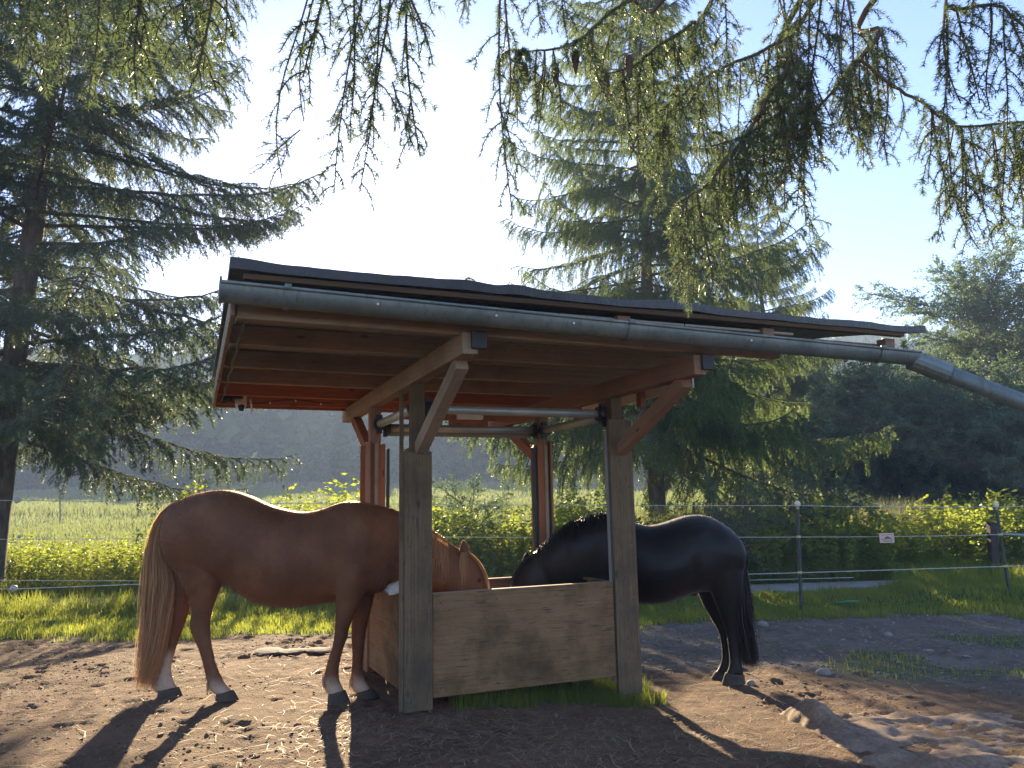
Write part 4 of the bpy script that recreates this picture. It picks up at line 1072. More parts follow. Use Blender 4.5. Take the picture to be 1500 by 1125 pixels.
def vh(x, y):
    g = zone_grass(x, y); pd = np.abs(y - path_y(x)); onp = pd < .78
    tall = ss(1.9, .85, path_y(x) - y) * (.75 + .5 * fbm(x * 1.7, y * 2))
    tall = tall * (1 - .85 * ss(2.3, 3.2, x) * (1 - ss(5.6, 6.6, x)))
    clump = ss(.42, .62, fbm(x * 2.3 + 9, y * 2.3, 3))
    tall_r = np.exp(-((x - 7.0) / 2.4) ** 2) * .8
    h = (.035 + .035 * RNG.random(len(x)) + (.26 + .12 * tall_r) * tall * RNG.uniform(.5, 1.2, len(x)) + .10 * clump * RNG.random(len(x))) * (g > RNG.uniform(.25, .85, len(x)))
    return np.where(onp, 0, h)
tg = blades(150000, vx, vh, lambda x, y: .0085 + 0 * x, M_GRASS, 'verge_grass', lambda x, y: .42 + .55 * (fbm(x * 1.1, y * 1.6) - .45) * 2)
tag(tg, 'green grass verge between the bare yard and the path', 'grass')
def wx(n):
    x = RNG.uniform(2, 8, n); y = RNG.uniform(6, 10.5, n); return x, y
tag(blades(9000, wx, lambda x, y: np.where((zone_grass(x, y) > .3) & (zone_grass(x, y) < .98), .03 + .05 * RNG.random(len(x)), 0), lambda x, y: .006 + 0 * x, M_GRASS, 'yard_grass', lambda x, y: .4 + 0 * x), 'thin grass tufts growing in the stony yard', 'grass')
def fx_(n):
    a = RNG.uniform(.25, 2.15, n); b = RNG.uniform(-.30, .75, n); q = FLP + a[:, None] * UU + b[:, None] * VV
    return q[:, 0], q[:, 1]
def fh(x, y):
    a = (x - FLP[0]) * UU[0] + (y - FLP[1]) * UU[1]; b = (x - FLP[0]) * VV[0] + (y - FLP[1]) * VV[1]
    return np.where(fbm(x * 4, y * 4) + .5 * ss(1.2, 1.7, a) - .7 * ss(1.8, 2.15, a) - .6 * ss(-.1, -.30, b) > .38, .05 + .08 * RNG.random(len(x)), 0)
tag(blades(9000, fx_, fh, lambda x, y: .0045 + 0 * x, M_GRASS, 'feeder_grass', lambda x, y: .5 + 0 * x), 'grass growing under the raised trough by the anchor rod', 'grass')
def bx_(n):
    x = RNG.uniform(-13, 14, n); y = 13.2 + RNG.random(n) ** 1.3 * 4.5 + .109 * (x + 7); return x, y
tag(blades(90000, bx_, lambda x, y: RNG.uniform(.25, .75, len(x)) * (.6 + .5 * ss(13.3, 14.5, y - .109 * (x + 7))), lambda x, y: .009 + 0 * x, M_GRASS, 'bank_grass', lambda x, y: .35 + .3 * (fbm(x * .6, y * .6) - .4)), 'long grass between the weeds beyond the path', 'grass')
def mx(n):
    y = np.exp(RNG.uniform(math.log(15.5), math.log(122), n)); x = RNG.uniform(-.85, .75, n) * y + RNG.normal(0, 2, n); return x, y
def mtint(x, y): return .17 + .42 * ss(55, 95, y) * ss(-.6, .3, vnoise(x * .05, y * .04)) + .34 * ss(.42, .62, fbm(x * .09 + 3, y * .13, 3)) * ss(18, 30, y) + .35 * ss(1.0, 4.0, x) * (y < 30)
def mh(x, y): return RNG.uniform(.35, .8, len(x)) * (.35 + .65 * ss(.38, .6, fbm(x * .08, y * .12, 3))) + .25 * ss(1.0, 3.5, x) * (y < 32) * RNG.random(len(x)) + .25 * ss(60, 95, y)
tag(blades(170000, mx, mh, lambda x, y: .010 + .0013 * y, M_MEADOW, 'meadow_grass', mtint, .25), 'tall sunlit meadow grass stretching to the wooded hill', 'meadow')

def rx_f(n): x = RNG.uniform(3.2, 10.5, n); return x, RNG.uniform(16.3, 19.5, n) + .1 * x
tag(blades(9000, rx_f, lambda x, y: np.where(fbm(x * .8, y * .8, 2) > .34, RNG.uniform(1.0, 1.6, len(x)), 0), lambda x, y: .016 + 0 * x, M_MEADOW, 'dry_grass', lambda x, y: .86 + 0 * x, .15), 'pinkish dry seeding grass behind the right bank', 'grass')
# the wooded hill: one mass
def forest():
    mb = MB(); g = np.random.default_rng(5)
    n = 800; y = 120 + 120 * g.random(n) ** 1.15; x = g.uniform(-.95, .95, n) * y
    ok = ~((y < 124) & (g.random(n) < .4)); x, y = x[ok], y[ok]
    front = np.arange(-115, 115, 4.2); x = np.concatenate([x, front + g.normal(0, 1, len(front))]); y = np.concatenate([y, 119 + g.normal(0, 2.2, len(front)) + 4 * np.sin(front * .08)])
    z = gz(x, y)
    for k in range(len(x)):
        con = g.random() < .35
        h = g.uniform(10, 19) if y[k] > 125 else g.uniform(3.5, 9)
        w_ = h * (.20 if con else .36) * g.uniform(.85, 1.2); m = 150 if y[k] < 150 else 100
        u = g.random(m) ** .5; th = g.uniform(0, 2 * PI, m)
        if con:
            zz_ = g.random(m) ** 1.4; rr = w_ * (1 - zz_) * (.5 + .5 * u) + .1; pz = h * (.08 + .92 * zz_)
        else:
            el = np.arcsin(g.uniform(-.8, 1, m)); lob = 1 + .25 * np.sin(3 * th + k) + .2 * np.sin(4 * el + k)
            rr = w_ * np.cos(el) * (.55 + .45 * u) * lob; pz = h * (.55 + .45 * np.sin(el) * (.6 + .4 * u) * lob ** .4)
        c = np.stack([x[k] + rr * np.cos(th), y[k] + rr * np.sin(th), z[k] + pz], -1)
        s = g.uniform(.5, 1.35, (m, 1)) * (h / 11)
        d1 = g.normal(size=(m, 3)); d1 /= np.linalg.norm(d1, axis=1, keepdims=True); d2 = np.cross(d1, g.normal(size=(m, 3))); d2 /= np.linalg.norm(d2, axis=1, keepdims=True)
        d1[:, 2] *= .6
        V = np.stack([c - d1 * s, c + d2 * s * .7, c + d1 * s, c - d2 * s * .7], 1).reshape(-1, 3)
        tb = g.uniform(0, .25) if con else g.uniform(.2, 1.0)
        mb.add(V, None, np.arange(4 * m).reshape(-1, 4), 0, np.clip(g.normal(tb, .10, m), 0, 1))
        mb.tube([(x[k], y[k], z[k] - .5), (x[k], y[k], z[k] + h * .7)], [.22, .08], 4, 0, cap=False, tint=0)
    return mb.mesh('hill_forest', M_FOREST)
tag(obj('hill_forest', forest()), 'hazy wooded hill beyond the meadow', 'forest', kind='stuff')

# ------------------------------------------------------------------ rope fence
M_POST = mat_plain('fence_post_plastic', (.035, .045, .04), .5, 0, .3)
M_ROPE = mat_plain('white_fence_rope', (.45, .45, .42), .7, 0, .1)
M_CAP = mat_plain('cream_cap', (.70, .62, .42), .5, 0, .1)
M_YEL = mat_plain('yellow_insulator', (.62, .42, .07), .5, 0, .1)
def fence_post(top, bot, ins, label, thick=.017, cap=True):
    root = tag(empty('fence_post', bot), label, 'fence post', None)
    t, b_ = Vector(top), Vector(bot); T_ = Matrix.Translation(b_); d = t - b_
    b = MB(); b.tube([(-d * .12)[:], d[:]], [thick, thick * .9], 8); b.box(d * .5, (d.length, .05, .008), np.array(rot_to(d, (0, 1, 0)))); obj('shaft', b.mesh('shaft', M_POST), root, T_)
    if cap:
        b = MB(); b.tube([(d * .93)[:], (d * .955)[:], (d * .96)[:], (d * .99)[:], (d * 1.01)[:]], [.024, .024, .038, .042, .02], 10); obj('cap', b.mesh('cap', M_CAP, True), root, T_)
    for f in ins:
        b = MB(); b.tube([(d * (f - .012))[:], (d * (f + .012))[:]], [.03, .03], 8); b.tube([(d * f)[:], (d * f + Vector((0, -.05, 0)))[:]], .012, 6); obj('insulator', b.mesh('insulator', M_YEL), root, T_)
    return root
pA0 = at(1174, 898, 11.0); pA1 = at(1168, 735, 11.0)
pB0 = at(1481, 882, 11.7); pB1 = at(1458, 737, 11.7)
fence_post(pA1, pA0, (.36, .68), 'upright dark fence post with cream cap right of the black horse')
fence_post(pB1, pB0, (.36, .68), 'leaning dark fence post with cream cap near the right edge')
pL1, pL0 = at(-35, 726, 11.3), at(-30, 905, 11.3)
def rope(pts, r=.007, sag=.03, label='', mat=M_ROPE):
    out = []
    for p, q in zip(pts[:-1], pts[1:]):
        p, q = np.array(p), np.array(q); t = np.linspace(0, 1, 12)[:, None]
        out.append(p + (q - p) * t - np.array([0, 0, 1]) * sag * 4 * t * (1 - t))
    o = tube_obj('fence_rope', np.concatenate([out[0]] + [x[1:] for x in out[1:]]), r, mat, None, 6)
    return tag(o, label, 'fence rope', 'white ropes of the paddock fence')
pA = lambda f: np.array(pA0) + (np.array(pA1) - np.array(pA0)) * f + np.array([0, -.05, 0])
pB = lambda f: np.array(pB0) + (np.array(pB1) - np.array(pB0)) * f + np.array([0, -.05, 0])
pR = np.array([13.5, 12.2, 0])
rope([at(-60, 730, 11.3), at(25, 733, 11.3), at(560, 738, 11.15), pA(.965), pB(.96), pR + [0, 0, 1.3]], .005, .01, 'topmost white rope of the paddock fence')
rope([at(-60, 790, 11.3), at(560, 786, 11.15), pA(.68), pB(.68), pR + [0, 0, .85]], .005, .01, 'middle white rope of the paddock fence')
rope([at(-60, 862, 11.2), at(20, 863, 11.2), at(330, 851, 11.2), at(600, 855, 11.15), pA(.36), pB(.36), pR + [0, 0, .4]], .006, .0, 'lowest white rope of the paddock fence')
rope([at(-60, 850, 11.35), at(560, 852, 11.2), at(1095, 850, 11.1), at(1250, 846, 11.5)], .004, .0, 'thin second rope just above the lowest one')
for (px_, py_, Y_, r_, lab) in ((25, 733, 11.2, .042, 'grey round insulator hanging on the topmost rope at left'), (20, 862, 11.1, .05, 'whitish knotted insulator on the lowest rope at left'), (28, 786, 11.2, .026, 'small pale insulator on the middle rope at left')):
    b = MB(); P_ = [(0, 0, z * r_) for z in np.linspace(-1, 1, 9)]; b.tube(P_, [max(.004, r_ * math.sqrt(max(0, 1 - z * z))) for z in np.linspace(-1, 1, 9)], 12)
    b.tube([(0, -r_ * 1.02, r_ * .25), (0, -r_ * 1.02, -r_ * .25)], [r_ * .3, r_ * .3], 8)
    tag(obj('rope_insulator', b.mesh('rope_insulator', mat_plain('pale_ceramic', (.5, .47, .42), .5), True), None, Matrix.Translation(Vector(at(px_, py_, Y_)))), lab, 'insulator')
# warning sign on the middle rope
sc0 = Vector(at(1299, 788, 11.05))
sg = tag(empty('warning_sign', sc0), 'small pale warning sign hung on the middle rope', 'sign')
b = MB(); b.box((0, 0, 0), (.205, .008, .135)); obj('plate', b.mesh('plate', mat_plain('sign_plate', (.66, .46, .36), .5, 0, .1)), sg, Matrix.Translation(sc0))
b = MB()
for k, (w2, z) in enumerate(((.15, .045), (.14, -.034), (.12, -.048))): b.box((.005 * k, -.0055, z), (w2, .003, .007))
b.tube([(-.03, -.0055, .0), (.01, -.0055, .012), (.05, -.0055, .0)], [.006, .018, .006], 6); b.box((.0, -.0055, -.012), (.15, .003, .01))
obj('print', b.mesh('print', mat_plain('sign_print', (.20, .16, .14), .5, 0, .1)), sg, Matrix.Translation(sc0) @ Matrix.Rotation(-.05, 4, 'Y'))
# dark gate post with a tubular bar beyond the path
gp = Vector(at(1456, 850, 14.9)); gr = tag(empty('gate_post', gp), 'dark squared gate post with a steel bar beyond the path', 'gate post')
tp_ = Vector(at(1452, 765, 14.9)) - gp
board('post', gp + Vector((0, 0, -.3)), gp + tp_, .13, .13, mat_wood('dark_post_wood', (.04, .032, .027), (.085, .07, .06), .5), gr, (0, 1, 0))
tube_obj('bar', [(gp + tp_ * .82)[:], Vector(at(1540, 789, 14.6))[:]], .035, M_ZINC, gr, 10)
# far wooden pickets and thin rope of the meadow fence
M_GREY = mat_wood('grey_picket_wood', (.13, .11, .09), (.22, .19, .16), .4)
for k, (px_, p0, p1, Y_) in enumerate(((268, 735, 800, 19), (90, 716, 745, 40), (1319, 738, 775, 18.5), (1398, 752, 775, 18.5), (1018, 735, 775, 17.5))):
    a0, a1 = Vector(at(px_, p1, Y_)), Vector(at(px_ - 2, p0, Y_)); a0.z = g1(a0.x, a0.y) - .2
    o = board('picket', a0, a1, .05, .05, M_GREY, None, (0, 1, 0))
    tag(o, ('thin pale picket in the meadow behind the chestnut horse', 'distant picket at the left edge of the meadow', 'grey picket among pink grasses right of centre', 'grey picket near the gate post', 'grey picket just above the back of the black horse')[k], 'picket')
o = tube_obj('fence_rope', np.array([at(1235, 730, 17.5), at(1310, 742, 18.3), at(1400, 745, 18.3), at(1520, 748, 18)]), .009, M_ROPE, None, 6); tag(o, 'slack far rope above the pink grasses at right', 'fence rope', 'white ropes of the paddock fence')
del o['group']

# ------------------------------------------------------------------ litter on the yard
def ico(sub=1):
    bm = bmesh.new(); bmesh.ops.create_icosphere(bm, subdivisions=sub, radius=1); v = np.array([x.co[:] for x in bm.verts]); f = np.array([[q.index for q in p.verts] for p in bm.faces]); bm.free(); return v, f
IV, IF = ico(1)
def lumps(name, n, fx, size, mat, flat=.6, cond=None):
    x, y = fx(n)
    if cond is not None: k = cond(x, y); x, y = x[k], y[k]
    n = len(x); s = size(n); z = ground_z(x, y)
    D_r = 1 + .28 * RNG.normal(size=(n, len(IV)))
    a = RNG.uniform(0, 2 * PI, n); V = IV[None] * D_r[..., None] * s[:, None, None] * np.array([1, 1, 1.0])
    V = V * np.stack([RNG.uniform(.7, 1.4, n), RNG.uniform(.7, 1.3, n), RNG.uniform(.4, .8, n) * flat / .6], -1)[:, None]
    X = V[..., 0] * np.cos(a)[:, None] - V[..., 1] * np.sin(a)[:, None]; Y = V[..., 0] * np.sin(a)[:, None] + V[..., 1] * np.cos(a)[:, None]
    W3 = np.stack([X + x[:, None], Y + y[:, None], V[..., 2] + (z + s * .12)[:, None]], -1).reshape(-1, 3)
    F = (IF[None] + (np.arange(n) * len(IV))[:, None, None]).reshape(-1, 3)
    t = np.repeat(RNG.random(n), len(IF))
    return tag(obj(name, mesh_np(name, W3, F, mat, False, None, t)), kind='stuff')
def tinted(name, stops, rough=.9):
    T = NT(name); c = T.ramp(T.attr('tint').outputs['Fac'], stops); v = T.coord((1, 1, 1), rnd=False)
    c = T.mix(.35, c, T.ramp(T.noise(v, 60, 3), [(.3, tuple(x * .5 for x in stops[0][1])), (.7, stops[-1][1])]))
    T.l(c, T.p.inputs['Base Color']); T.p.inputs['Roughness'].default_value = rough; return T.m
M_CLOD = tinted('earth_clods', [(0, (.06, .035, .021)), (.6, (.13, .077, .045)), (1, (.19, .118, .072))])
M_STONE = tinted('pebbles', [(0, (.08, .072, .066)), (.6, (.16, .148, .135)), (1, (.29, .27, .245))])
yard = lambda n: (RNG.uniform(-5.2, 6.5, n), 3.8 + 6.2 * RNG.random(n) ** .9)
o = lumps('earth_clods', 16000, yard, lambda n: np.clip(RNG.lognormal(-5.1, .5, n), .0025, .03), M_CLOD, .6, lambda x, y: (zone_gravel(x, y) < .6) & (zone_grass(x, y) < .3) & (fbm(x * 1.2, y * 1.2) + RNG.normal(0, .05, len(x)) > .47)); tag(o, 'crumbled clods of brown earth strewn over the yard', 'earth')
o = lumps('pebbles', 9000, lambda n: (RNG.uniform(.5, 7.5, n), RNG.uniform(5.8, 11, n)), lambda n: np.clip(RNG.lognormal(-4.8, .45, n), .004, .04), M_STONE, .6, lambda x, y: zone_gravel(x, y) > .35); tag(o, 'grey pebbles in the stony part of the yard', 'gravel')
def straws(n, fx, L, w_, name, mat):
    x, y = fx(n); z = ground_z(x, y); a = RNG.uniform(0, 2 * PI, n); Lr = L * RNG.uniform(.35, 1.3, n) / 2; tz = RNG.normal(0, .10, n); cv = RNG.normal(0, .25, n)
    d = np.stack([np.cos(a), np.sin(a), tz], -1) * Lr[:, None]; q = np.stack([-np.sin(a), np.cos(a), 0 * a], -1)
    c = np.stack([x, y, z + .006 + .006 * RNG.random(n)], -1); mid = c + q * (cv * Lr)[:, None] + np.array([0, 0, .004]); w2 = q * w_ / 2
    V = np.stack([c - d - w2, c - d + w2, mid + w2, mid - w2, c + d + w2 * .5, c + d - w2 * .5], 1).reshape(-1, 3); k = np.arange(n) * 6
    F = np.concatenate([np.stack([k, k + 3, k + 2, k + 1], -1), np.stack([k + 3, k + 5, k + 4, k + 2], -1)])
    t = RNG.random(n); return tag(obj(name, mesh_np(name, V, F, mat, False, None, np.concatenate([t, t]))), kind='stuff')
M_STRAW2 = tinted('scattered_straw', [(0, (.10, .07, .04)), (.5, (.26, .19, .10)), (1, (.42, .33, .19))], .7)
def sx_(n):
    m = n // 2; x = np.concatenate([RNG.normal(.1, .9, m), RNG.uniform(-4.5, 4.0, n - m)]); y = np.concatenate([5.2 + RNG.normal(0, .45, m), RNG.uniform(4, 8.5, n - m)]); return x, y
tag(straws(3200, sx_, .11, .0042, 'straw', M_STRAW2), 'straws of hay scattered on the ground around the trough', 'straw')
tag(straws(60, lambda n: (RNG.uniform(-3, 3.6, n), RNG.uniform(4.2, 7.2, n)), .34, .007, 'twigs', M_STRAW2), 'dry stalks lying on the trampled ground', 'stalks')
def stone(px_, py_, z, s, label, mat=M_STONE, flat=.6, name='stone'):
    d = at(px_, py_, 10); f = (z - CAMH) / (d[2] - CAMH); X, Y = d[0] * f, d[1] * f
    V2, F2 = ico(2); g = np.random.default_rng(int(px_ * 7 + py_)); V3 = V2 * (1 + .35 * (np.array([vnoise(v[0] * 1.5 + px_, v[1] * 1.5 + v[2] * 2.1) for v in V2]) - .5))[:, None] * np.array([s, s * .8, s * flat])
    o = obj(name, mesh_np(name, V3, F2, mat, name == 'stone', None, np.full(len(F2), .8)), None, Matrix.Translation((X, Y, g1(X, Y) + s * flat * .25)) @ Matrix.Rotation(g.uniform(0, 3), 4, 'Z'))
    return tag(o, label, 'stone')
stone(1021, 886, -.12, .055, 'pale stone in the grass under the belly of the black horse')
stone(1206, 987, -.12, .07, 'rounded grey stone lying right of the black hind hooves')
stone(1100, 1001, -.12, .045, 'small whitish stone at the heel of the black horse')
stone(1118, 917, -.12, .08, 'grey stone at the edge of grass and gravel by the fence post')
stone(1300, 930, -.12, .06, 'flat grey stone in the gravel right of the fence post')
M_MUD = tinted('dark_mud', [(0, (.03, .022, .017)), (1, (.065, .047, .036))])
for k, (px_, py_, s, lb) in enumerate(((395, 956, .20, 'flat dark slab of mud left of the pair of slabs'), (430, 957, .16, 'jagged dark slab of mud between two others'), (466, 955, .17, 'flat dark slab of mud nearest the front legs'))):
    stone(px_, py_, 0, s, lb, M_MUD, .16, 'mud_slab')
# edging boards in the left verge
for k, (x0, x1, yy, lb) in enumerate(((-30, 20, 908, 'short blue-grey board in the verge at the left edge'), (60, 82, 907, 'small blue-grey board piece in the verge left of the tail'))):
    d0, d1 = at(x0, yy, 10.2), at(x1, yy, 10.2); d0[2] = g1(d0[0], d0[1]) + .03; d1[2] = g1(d1[0], d1[1]) + .03
    tag(board('edging_board', d0, d1, .05, .09, M_POST, None), lb, 'board')
d0, d1 = at(1226, 884, 11.2), at(1258, 882, 11.2)
tag(tube_obj('garden_hose', np.array([d0, (d0 + d1) / 2 + [0, 0, .02], d1]), .018, mat_plain('green_hose', (.03, .16, .09), .5), None, 8), 'short piece of green hose in the verge grass', 'hose')

# crumpled fleece half buried in the lower right corner
na, nb = 150, 90
uu = np.linspace(0, 1, na); vv = np.linspace(0, 1, nb); U, Vg = np.meshgrid(uu, vv, indexing='ij')
Xf = 1.75 + 2.6 * U + .25 * (1 - Vg) ; Yf = 3.9 + 2.25 * Vg * (1 - .18 * U) + .15 * U + .16 * (fbm(U * 4, Vg * 4) - .45)
Xf = Xf + .25 * (fbm(U * 3 + 9, Vg * 3) - .45)
rid = np.abs(vnoise(Xf * 2.3 + Yf * 1.2, Yf * 4.2 - Xf * .6) - .5) * 2
zf = ground_z(Xf.ravel(), Yf.ravel()).reshape(Xf.shape)
zb_ = gz(Xf, Yf)
Zf = zb_ - .020 + .06 * (fbm(Xf * 1.6 + 3, Yf * 2.2, 3) - .45) + .06 * (1 - rid) ** 1.6 * (.4 + .9 * fbm(Xf * 1.1, Yf * 1.1, 2)) + .045 * (fbm(Xf * 6, Yf * 6, 3) - .37) + .022 * (1 - np.abs(vnoise(Xf * 6 + Yf * 3, Yf * 11 - Xf * 2) - .5) * 2) ** 3 + .14 * np.exp(-(((Xf - 2.12) / .10) ** 2 + ((Yf - 5.75) / .22) ** 2))
ed = np.minimum(np.minimum(U, 1 - U), np.minimum(Vg, 1 - Vg)); Zf = Zf - .10 * np.exp(-(ed / .05) ** 2)
A = np.stack([Xf, Yf, Zf], -1).reshape(-1, 3); i, j = np.meshgrid(np.arange(na - 1), np.arange(nb - 1), indexing='ij'); q = (i * nb + j).ravel()
def mk_fleece():
    T = NT('sandy_fleece'); v = T.coord((1, 1, 1), rnd=False); n = T.noise(v, 3.5, 6, .65)
    c = T.ramp(n, [(.44, (.15, .09, .052)), (.60, (.26, .18, .115)), (.78, (.40, .30, .205))])
    c = T.mix(.3, c, T.ramp(T.noise(v, 40, 4), [(.35, (.09, .06, .04)), (.65, (.33, .27, .21))]))
    T.l(c, T.p.inputs['Base Color']); T.p.inputs['Roughness'].default_value = .95; T.bump(T.noise(v, 90, 3), .4, .006); return T.m
tag(obj('ground_fleece', mesh_np('ground_fleece', A, np.stack([q, q + nb, q + nb + 1, q + 1], -1), mk_fleece(), True)), 'crumpled tan fleece half buried in the dirt at the lower right', 'fleece')

# ------------------------------------------------------------------ overhanging spruce: trunk behind the camera, limbs reaching over it
def shoot(seed, L=.9, nside=14, bare=.15, sl=(.06, .19), per_m=520, nl=.023, nw=.0034, kink=.05):
    """a hanging shoot: from the origin down -Z"""
    g = np.random.default_rng(seed); t = np.linspace(0, 1, 12)
    ph = g.uniform(0, 6, 2)
    main = np.stack([kink * L * np.sin(t * 2.2 + ph[0]) * t, kink * L * np.sin(t * 2.6 + ph[1]) * t, -L * t], -1)
    mb = MB(); mb.tube(main, np.linspace(.0045, .0018, 12), 5, 0); lines = [main[int(bare * 11):]]
    for k in range(nside):
        u = bare + (1 - bare) * (k + g.uniform(0, .8)) / nside; i = u * 10.99; i0 = int(i); p = main[i0] + (main[i0 + 1] - main[i0]) * (i - i0)
        az = k * 2.4 + g.normal(0, .4); ls = g.uniform(*sl) * (1.15 - .5 * u); s = np.linspace(0, 1, 5)
        out = np.array([math.cos(az), math.sin(az), 0])
        sec = p + out * (ls * .75 * (s - .35 * s ** 2))[:, None] - np.array([0, 0, 1]) * (ls * (.35 * s + .45 * s ** 2))[:, None]
        mb.tube(sec, np.linspace(.0025, .0012, 5), 4, 0, cap=False); lines.append(sec)
        for q in range(int(ls / .055)):
            if g.random() < .45: continue
            j = g.integers(1, 4); pp = sec[j]; a2 = az + g.choice([-1, 1]) * g.uniform(.5, 1); l2 = g.uniform(.03, .08)
            lines.append(pp + np.array([math.cos(a2) * .7, math.sin(a2) * .7, -.65]) * (l2 * np.linspace(0, 1, 3))[:, None])
    V, F, tt = needle_block(lines, per_m, nl, nw, .75, .40, .20); mb.add(V, F, None, 1, tt)
    return mb.mesh('hanging_shoot', [M_TWIG, M_NEARNEEDLE])
SIZES = (.34, .58, .95)
HS = [[shoot(500 + 10 * q + k, L_, int(5 + L_ * 15) + k % 3, .10) for k in range(5)] for q, L_ in enumerate(SIZES)]
HB = [[shoot(560 + 10 * q + k, L_, int(3 + L_ * 5), .35, (.06, .15), 420, kink=.12) for k in range(2)] for q, L_ in enumerate(SIZES)]   # sparse, woody
def pick(L, sparse):
    q = int(np.argmin([abs(math.log(L / z)) for z in SIZES])); lst = (HB if sparse else HS)[q]
    return lst[hr.integers(len(lst))], L / SIZES[q]
hr = np.random.default_rng(8)
limb_pts = []
oh = tag(empty('overhanging_spruce', (1.3, -1.6, 0)), 'spruce whose near limbs and hanging shoots reach in from above', 'spruce tree')
obj('trunk', trunk_mesh('trunk', 16, .26, (0, 0), 3), oh, Matrix.Translation((1.3, -1.6, g1(1.3, -1.6))))
def limb(pts, r0, r1, start=None, shoots=0, slen=(.25, .6), y0=0):
    P = np.array([np.array(p, float) if len(p) == 3 and abs(p[2]) < 50 and p[0] < 30 and p[0] > -30 and p[1] < 30 else at(*p) for p in pts])
    P = catmull(P, 6); limb_pts.append(P); P = P + hr.normal(0, .002, P.shape)
    b = MB(); b.tube(P, np.linspace(r0, r1, len(P)) * .62, 8); o = obj('limb', b.mesh('limb', M_TWIG, True), oh)
    # short needled twigs straight on the limb
    lines = []
    for k in range(int(len(P) * 2.2)):
        i = hr.integers(len(P) // 3, len(P)); a = hr.uniform(0, 6.28); l2 = hr.uniform(.05, .16); s = np.linspace(0, 1, 4)
        lines.append(P[i] + np.array([math.cos(a) * .8, math.sin(a) * .8, -.1]) * (l2 * s)[:, None] - np.array([0, 0, 1]) * (l2 * .8 * s ** 2)[:, None])
    if lines:
        mb = MB(); V, F, tt = needle_block(lines, 620, .019, .0030, .75, .40, .2); mb.add(V, F, None, 0, tt); obj('needles', mb.mesh('needles', M_NEARNEEDLE), oh)
    for k in range(shoots):
        i = hr.integers(y0 if y0 else len(P) // 4, len(P)); hang_at(P[i], hr.uniform(*slen))
    return P
def hang_at(p, L, sparse=None, tilt=None, wide=None):
    sparse = hr.random() < .22 if sparse is None else sparse
    me, s = pick(L, sparse)
    tx, ty = (hr.normal(0, .10), hr.normal(0, .10)) if tilt is None else tilt
    mw = Matrix.Translation(Vector(p)) @ Matrix.Rotation(tx, 4, 'X') @ Matrix.Rotation(ty, 4, 'Y') @ Matrix.Rotation(hr.uniform(0, 6.28), 4, 'Z') @ Matrix.Diagonal((s, s, s, 1))
    obj('hanging_shoot', me, oh, mw)
def hang_px(x0, y0, x1, y1, Y, sparse=False, wide=None):
    a, b_ = Vector(at(x0, y0, Y)), Vector(at(x1, y1, Y)); d = b_ - a; L = d.length
    me, s = pick(L, sparse)
    q = Vector((0, 0, -1)).rotation_difference(d.normalized()).to_matrix().to_4x4()
    obj('hanging_shoot', me, oh, Matrix.Translation(a) @ q @ Matrix.Rotation(hr.uniform(0, 6.28), 4, 'Z') @ Matrix.Diagonal((s, s, s, 1)))
T0 = lambda z: (1.3, -1.6, z)
D = 3.0
limb([T0(5.2), (2.6, .8, 4.6), (1308, -40, D), (1288, 46, D), (1259, 86, D), (1242, 106, D), (1190, 170, D)], .030, .008, shoots=9, slen=(.2, .5), y0=13)
limb([T0(5.4), (2.2, .8, 4.7), (1185, -20, D), (1156, 95, D), (1127, 138, D), (1099, 189, D), (1064, 235, D), (1036, 270, D), (990, 300, D)], .026, .006, shoots=14, slen=(.2, .55), y0=13)
limb([(1190, 110, D), (1156, 152, D), (1099, 195, D), (1040, 215, D + .1)], .012, .005, shoots=8, slen=(.15, .4), y0=2)
limb([T0(5.0), (2.0, .9, 4.4), (1200, -10, 3.2), (1173, 29, 3.2), (1127, 69, 3.2), (1076, 92, 3.2), (1030, 115, 3.2), (985, 150, 3.2), (940, 180, 3.2)], .022, .005, shoots=12, slen=(.2, .5), y0=13)
limb([(1259, 86, D), (1299, 120, D - .05), (1357, 155, D - .1), (1408, 186, D - .1), (1500, 178, D - .1), (1580, 190, D - .1)], .013, .006, shoots=15, slen=(.2, .5), y0=3)
limb([T0(4.9), (1.2, .8, 4.3), (1000, -50, 2.8), (921, 0, 2.8), (881, 29, 2.8), (841, 63, 2.8), (778, 75, 2.8), (755, 72, 2.8)], .020, .004, shoots=12, slen=(.15, .36), y0=13)
limb([T0(5.1), (1.6, .8, 4.4), (1060, -30, 2.9), (1013, 34, 2.9), (961, 69, 2.9), (927, 97, 2.9), (880, 110, 2.9)], .018, .005, shoots=9, slen=(.15, .4), y0=13)
limb([T0(4.8), (2.4, 1.0, 4.0), (1420, -60, 2.4), (1470, 10, 2.4), (1530, 60, 2.4)], .018, .006, shoots=8, slen=(.25, .55), y0=13)
# overhead limbs, above the frame
L1_ = limb([T0(4.4), (.6, .4, 3.75), (.2, 1.6, 3.75), (-.35, 2.2, 3.65), (-.9, 2.4, 3.6)], .02, .006)
L2_ = limb([T0(4.6), (-.2, .0, 3.9), (-.8, 1.3, 3.65), (-1.3, 2.1, 3.6), (-1.8, 2.3, 3.6)], .022, .006)
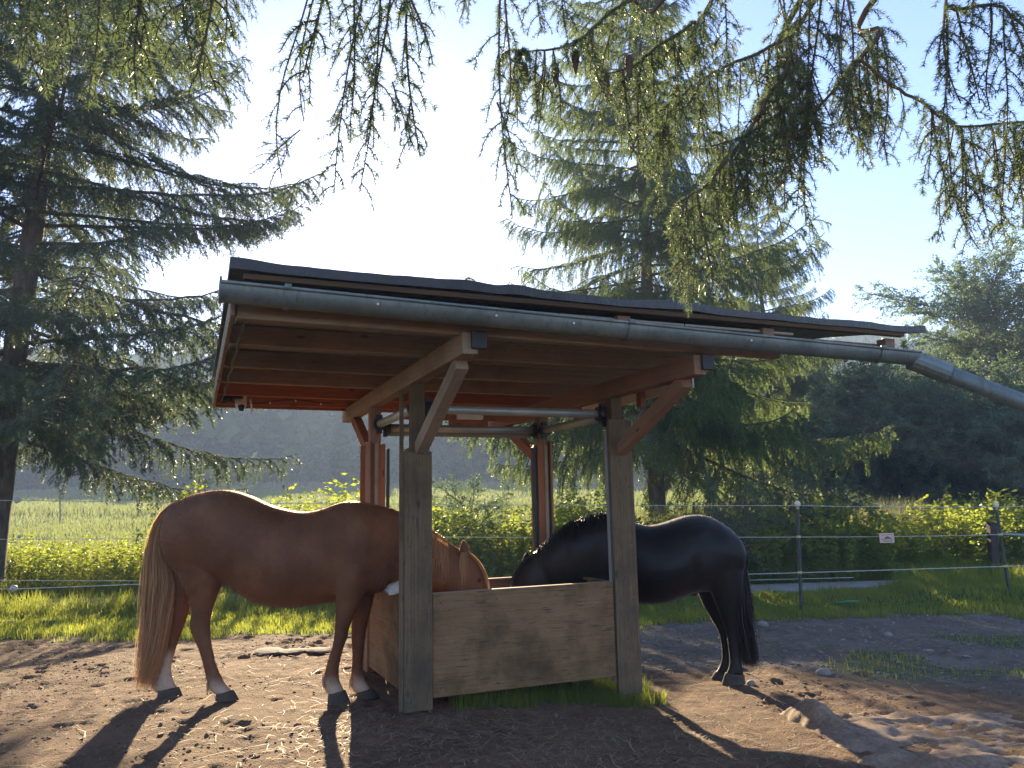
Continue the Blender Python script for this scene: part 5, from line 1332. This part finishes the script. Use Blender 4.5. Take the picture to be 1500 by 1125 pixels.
# bundles of shoots down to their tips
for a in ((735, -60, 737, 312, 2.05, 0, .55), (742, -60, 716, 190, 2.05, 1, .5), (728, 150, 765, 250, 2.05, 0, .35), (690, -60, 682, 22, 2.0, 0, .4), (785, -40, 790, 50, 2.1, 0, .4), (815, -40, 826, 40, 2.1, 0, .45), (866, -40, 858, 18, 2.3, 1, .4),
          (545, -60, 480, 275, 2.2, 0, .62), (560, -60, 530, 290, 2.2, 0, .62), (598, -60, 605, 225, 2.2, 0, .5), (520, -50, 505, 180, 2.25, 0, .62), (575, -60, 560, 200, 2.2, 0, .6), (585, -60, 612, 100, 2.2, 1, .5), (600, -60, 575, 60, 2.2, 1, .45), (575, 120, 600, 215, 2.2, 0, .4),
          (462, -60, 440, 272, 2.2, 1, .45), (470, -40, 440, 170, 2.25, 1, .5), (440, 190, 378, 245, 2.2, 0, .4), (442, 262, 388, 305, 2.2, 0, .4), (432, 200, 408, 240, 2.2, 0, .3), (430, 280, 415, 330, 2.2, 0, .3), (485, -60, 450, 120, 2.2, 0, .45)):
    hang_px(*a[:5], bool(a[5]), a[6])
for k in range(26):                                                     # the curtain along the top left
    x = hr.uniform(-20, 330); y1 = 40 + 120 * hr.random() * (1.1 - .5 * abs(x - 180) / 260)
    hang_px(x + hr.normal(0, 25), -60, x, y1, hr.uniform(1.9, 2.9), hr.random() < .12, hr.uniform(.6, .95))
LP_ = np.concatenate(limb_pts); lpx, lpy = project(LP_)
def drop(x0, x1, n, l0, l1):                                            # shoots hanging from the limbs themselves
    ok = np.where((lpx > x0) & (lpx < x1) & (lpy > -90) & (LP_[:, 1] > 1.2))[0]
    for _ in range(n): hang_at(LP_[hr.choice(ok)], hr.uniform(l0, l1))
drop(1050, 1330, 16, .25, .62); drop(1330, 1600, 13, .25, .62); drop(760, 1050, 13, .18, .42)
for k in range(9):
    x = hr.normal(1190, 40); hang_px(x + hr.normal(0, 12), -60, x, hr.uniform(120, 330), hr.uniform(2.7, 3.2), hr.random() < .6)
# a few long cones
M_CONE = mat_plain('spruce_cone', (.12, .065, .035), .7, 0, .3, 30, .6)
for (x, y) in ((768, 112), (813, 112), (887, 130), (921, 100), (842, 92)):
    b = MB(); zz_ = np.linspace(0, -.11, 9); b.tube([(0, 0, z) for z in zz_], [.004, .009, .0115, .0125, .0125, .0115, .010, .007, .003], 9)
    for r_ in range(12):
        for q in range(7):
            a = q * 2 * PI / 7 + r_ * .45; zc = -.012 - r_ * .0078; rr_ = .013 * math.sin(PI * min(1, .25 + r_ / 15)); b.box((rr_ * math.cos(a), rr_ * math.sin(a), zc), (.006, .006, .009), np.array(Euler((0, .3, a)).to_matrix()))
    obj('cone', b.mesh('cone', M_CONE), oh, Matrix.Translation(Vector(at(x, y - 20, 2.85))))

# ------------------------------------------------------------------ air
HAZE = .0019
bm = bmesh.new(); bmesh.ops.create_cube(bm, size=1)
hz = bpy.data.meshes.new('haze'); bm.to_mesh(hz); bm.free()
T = NT('haze_air'); T.t.nodes.remove(T.p)
pv = T.n('ShaderNodeVolumePrincipled'); pv.inputs['Color'].default_value = (.58, .76, 1.0, 1); pv.inputs['Density'].default_value = HAZE; pv.inputs['Anisotropy'].default_value = .0
T.l(pv.outputs[0], T.out.inputs['Volume'])
hz.materials.append(T.m)
ho = obj('haze', hz, None, Matrix.Translation((0, 196, 28.5)) @ Matrix.Diagonal((1000, 620, 61, 1)))
tag(ho, kind='stuff')
zmin = float(GZ.min());
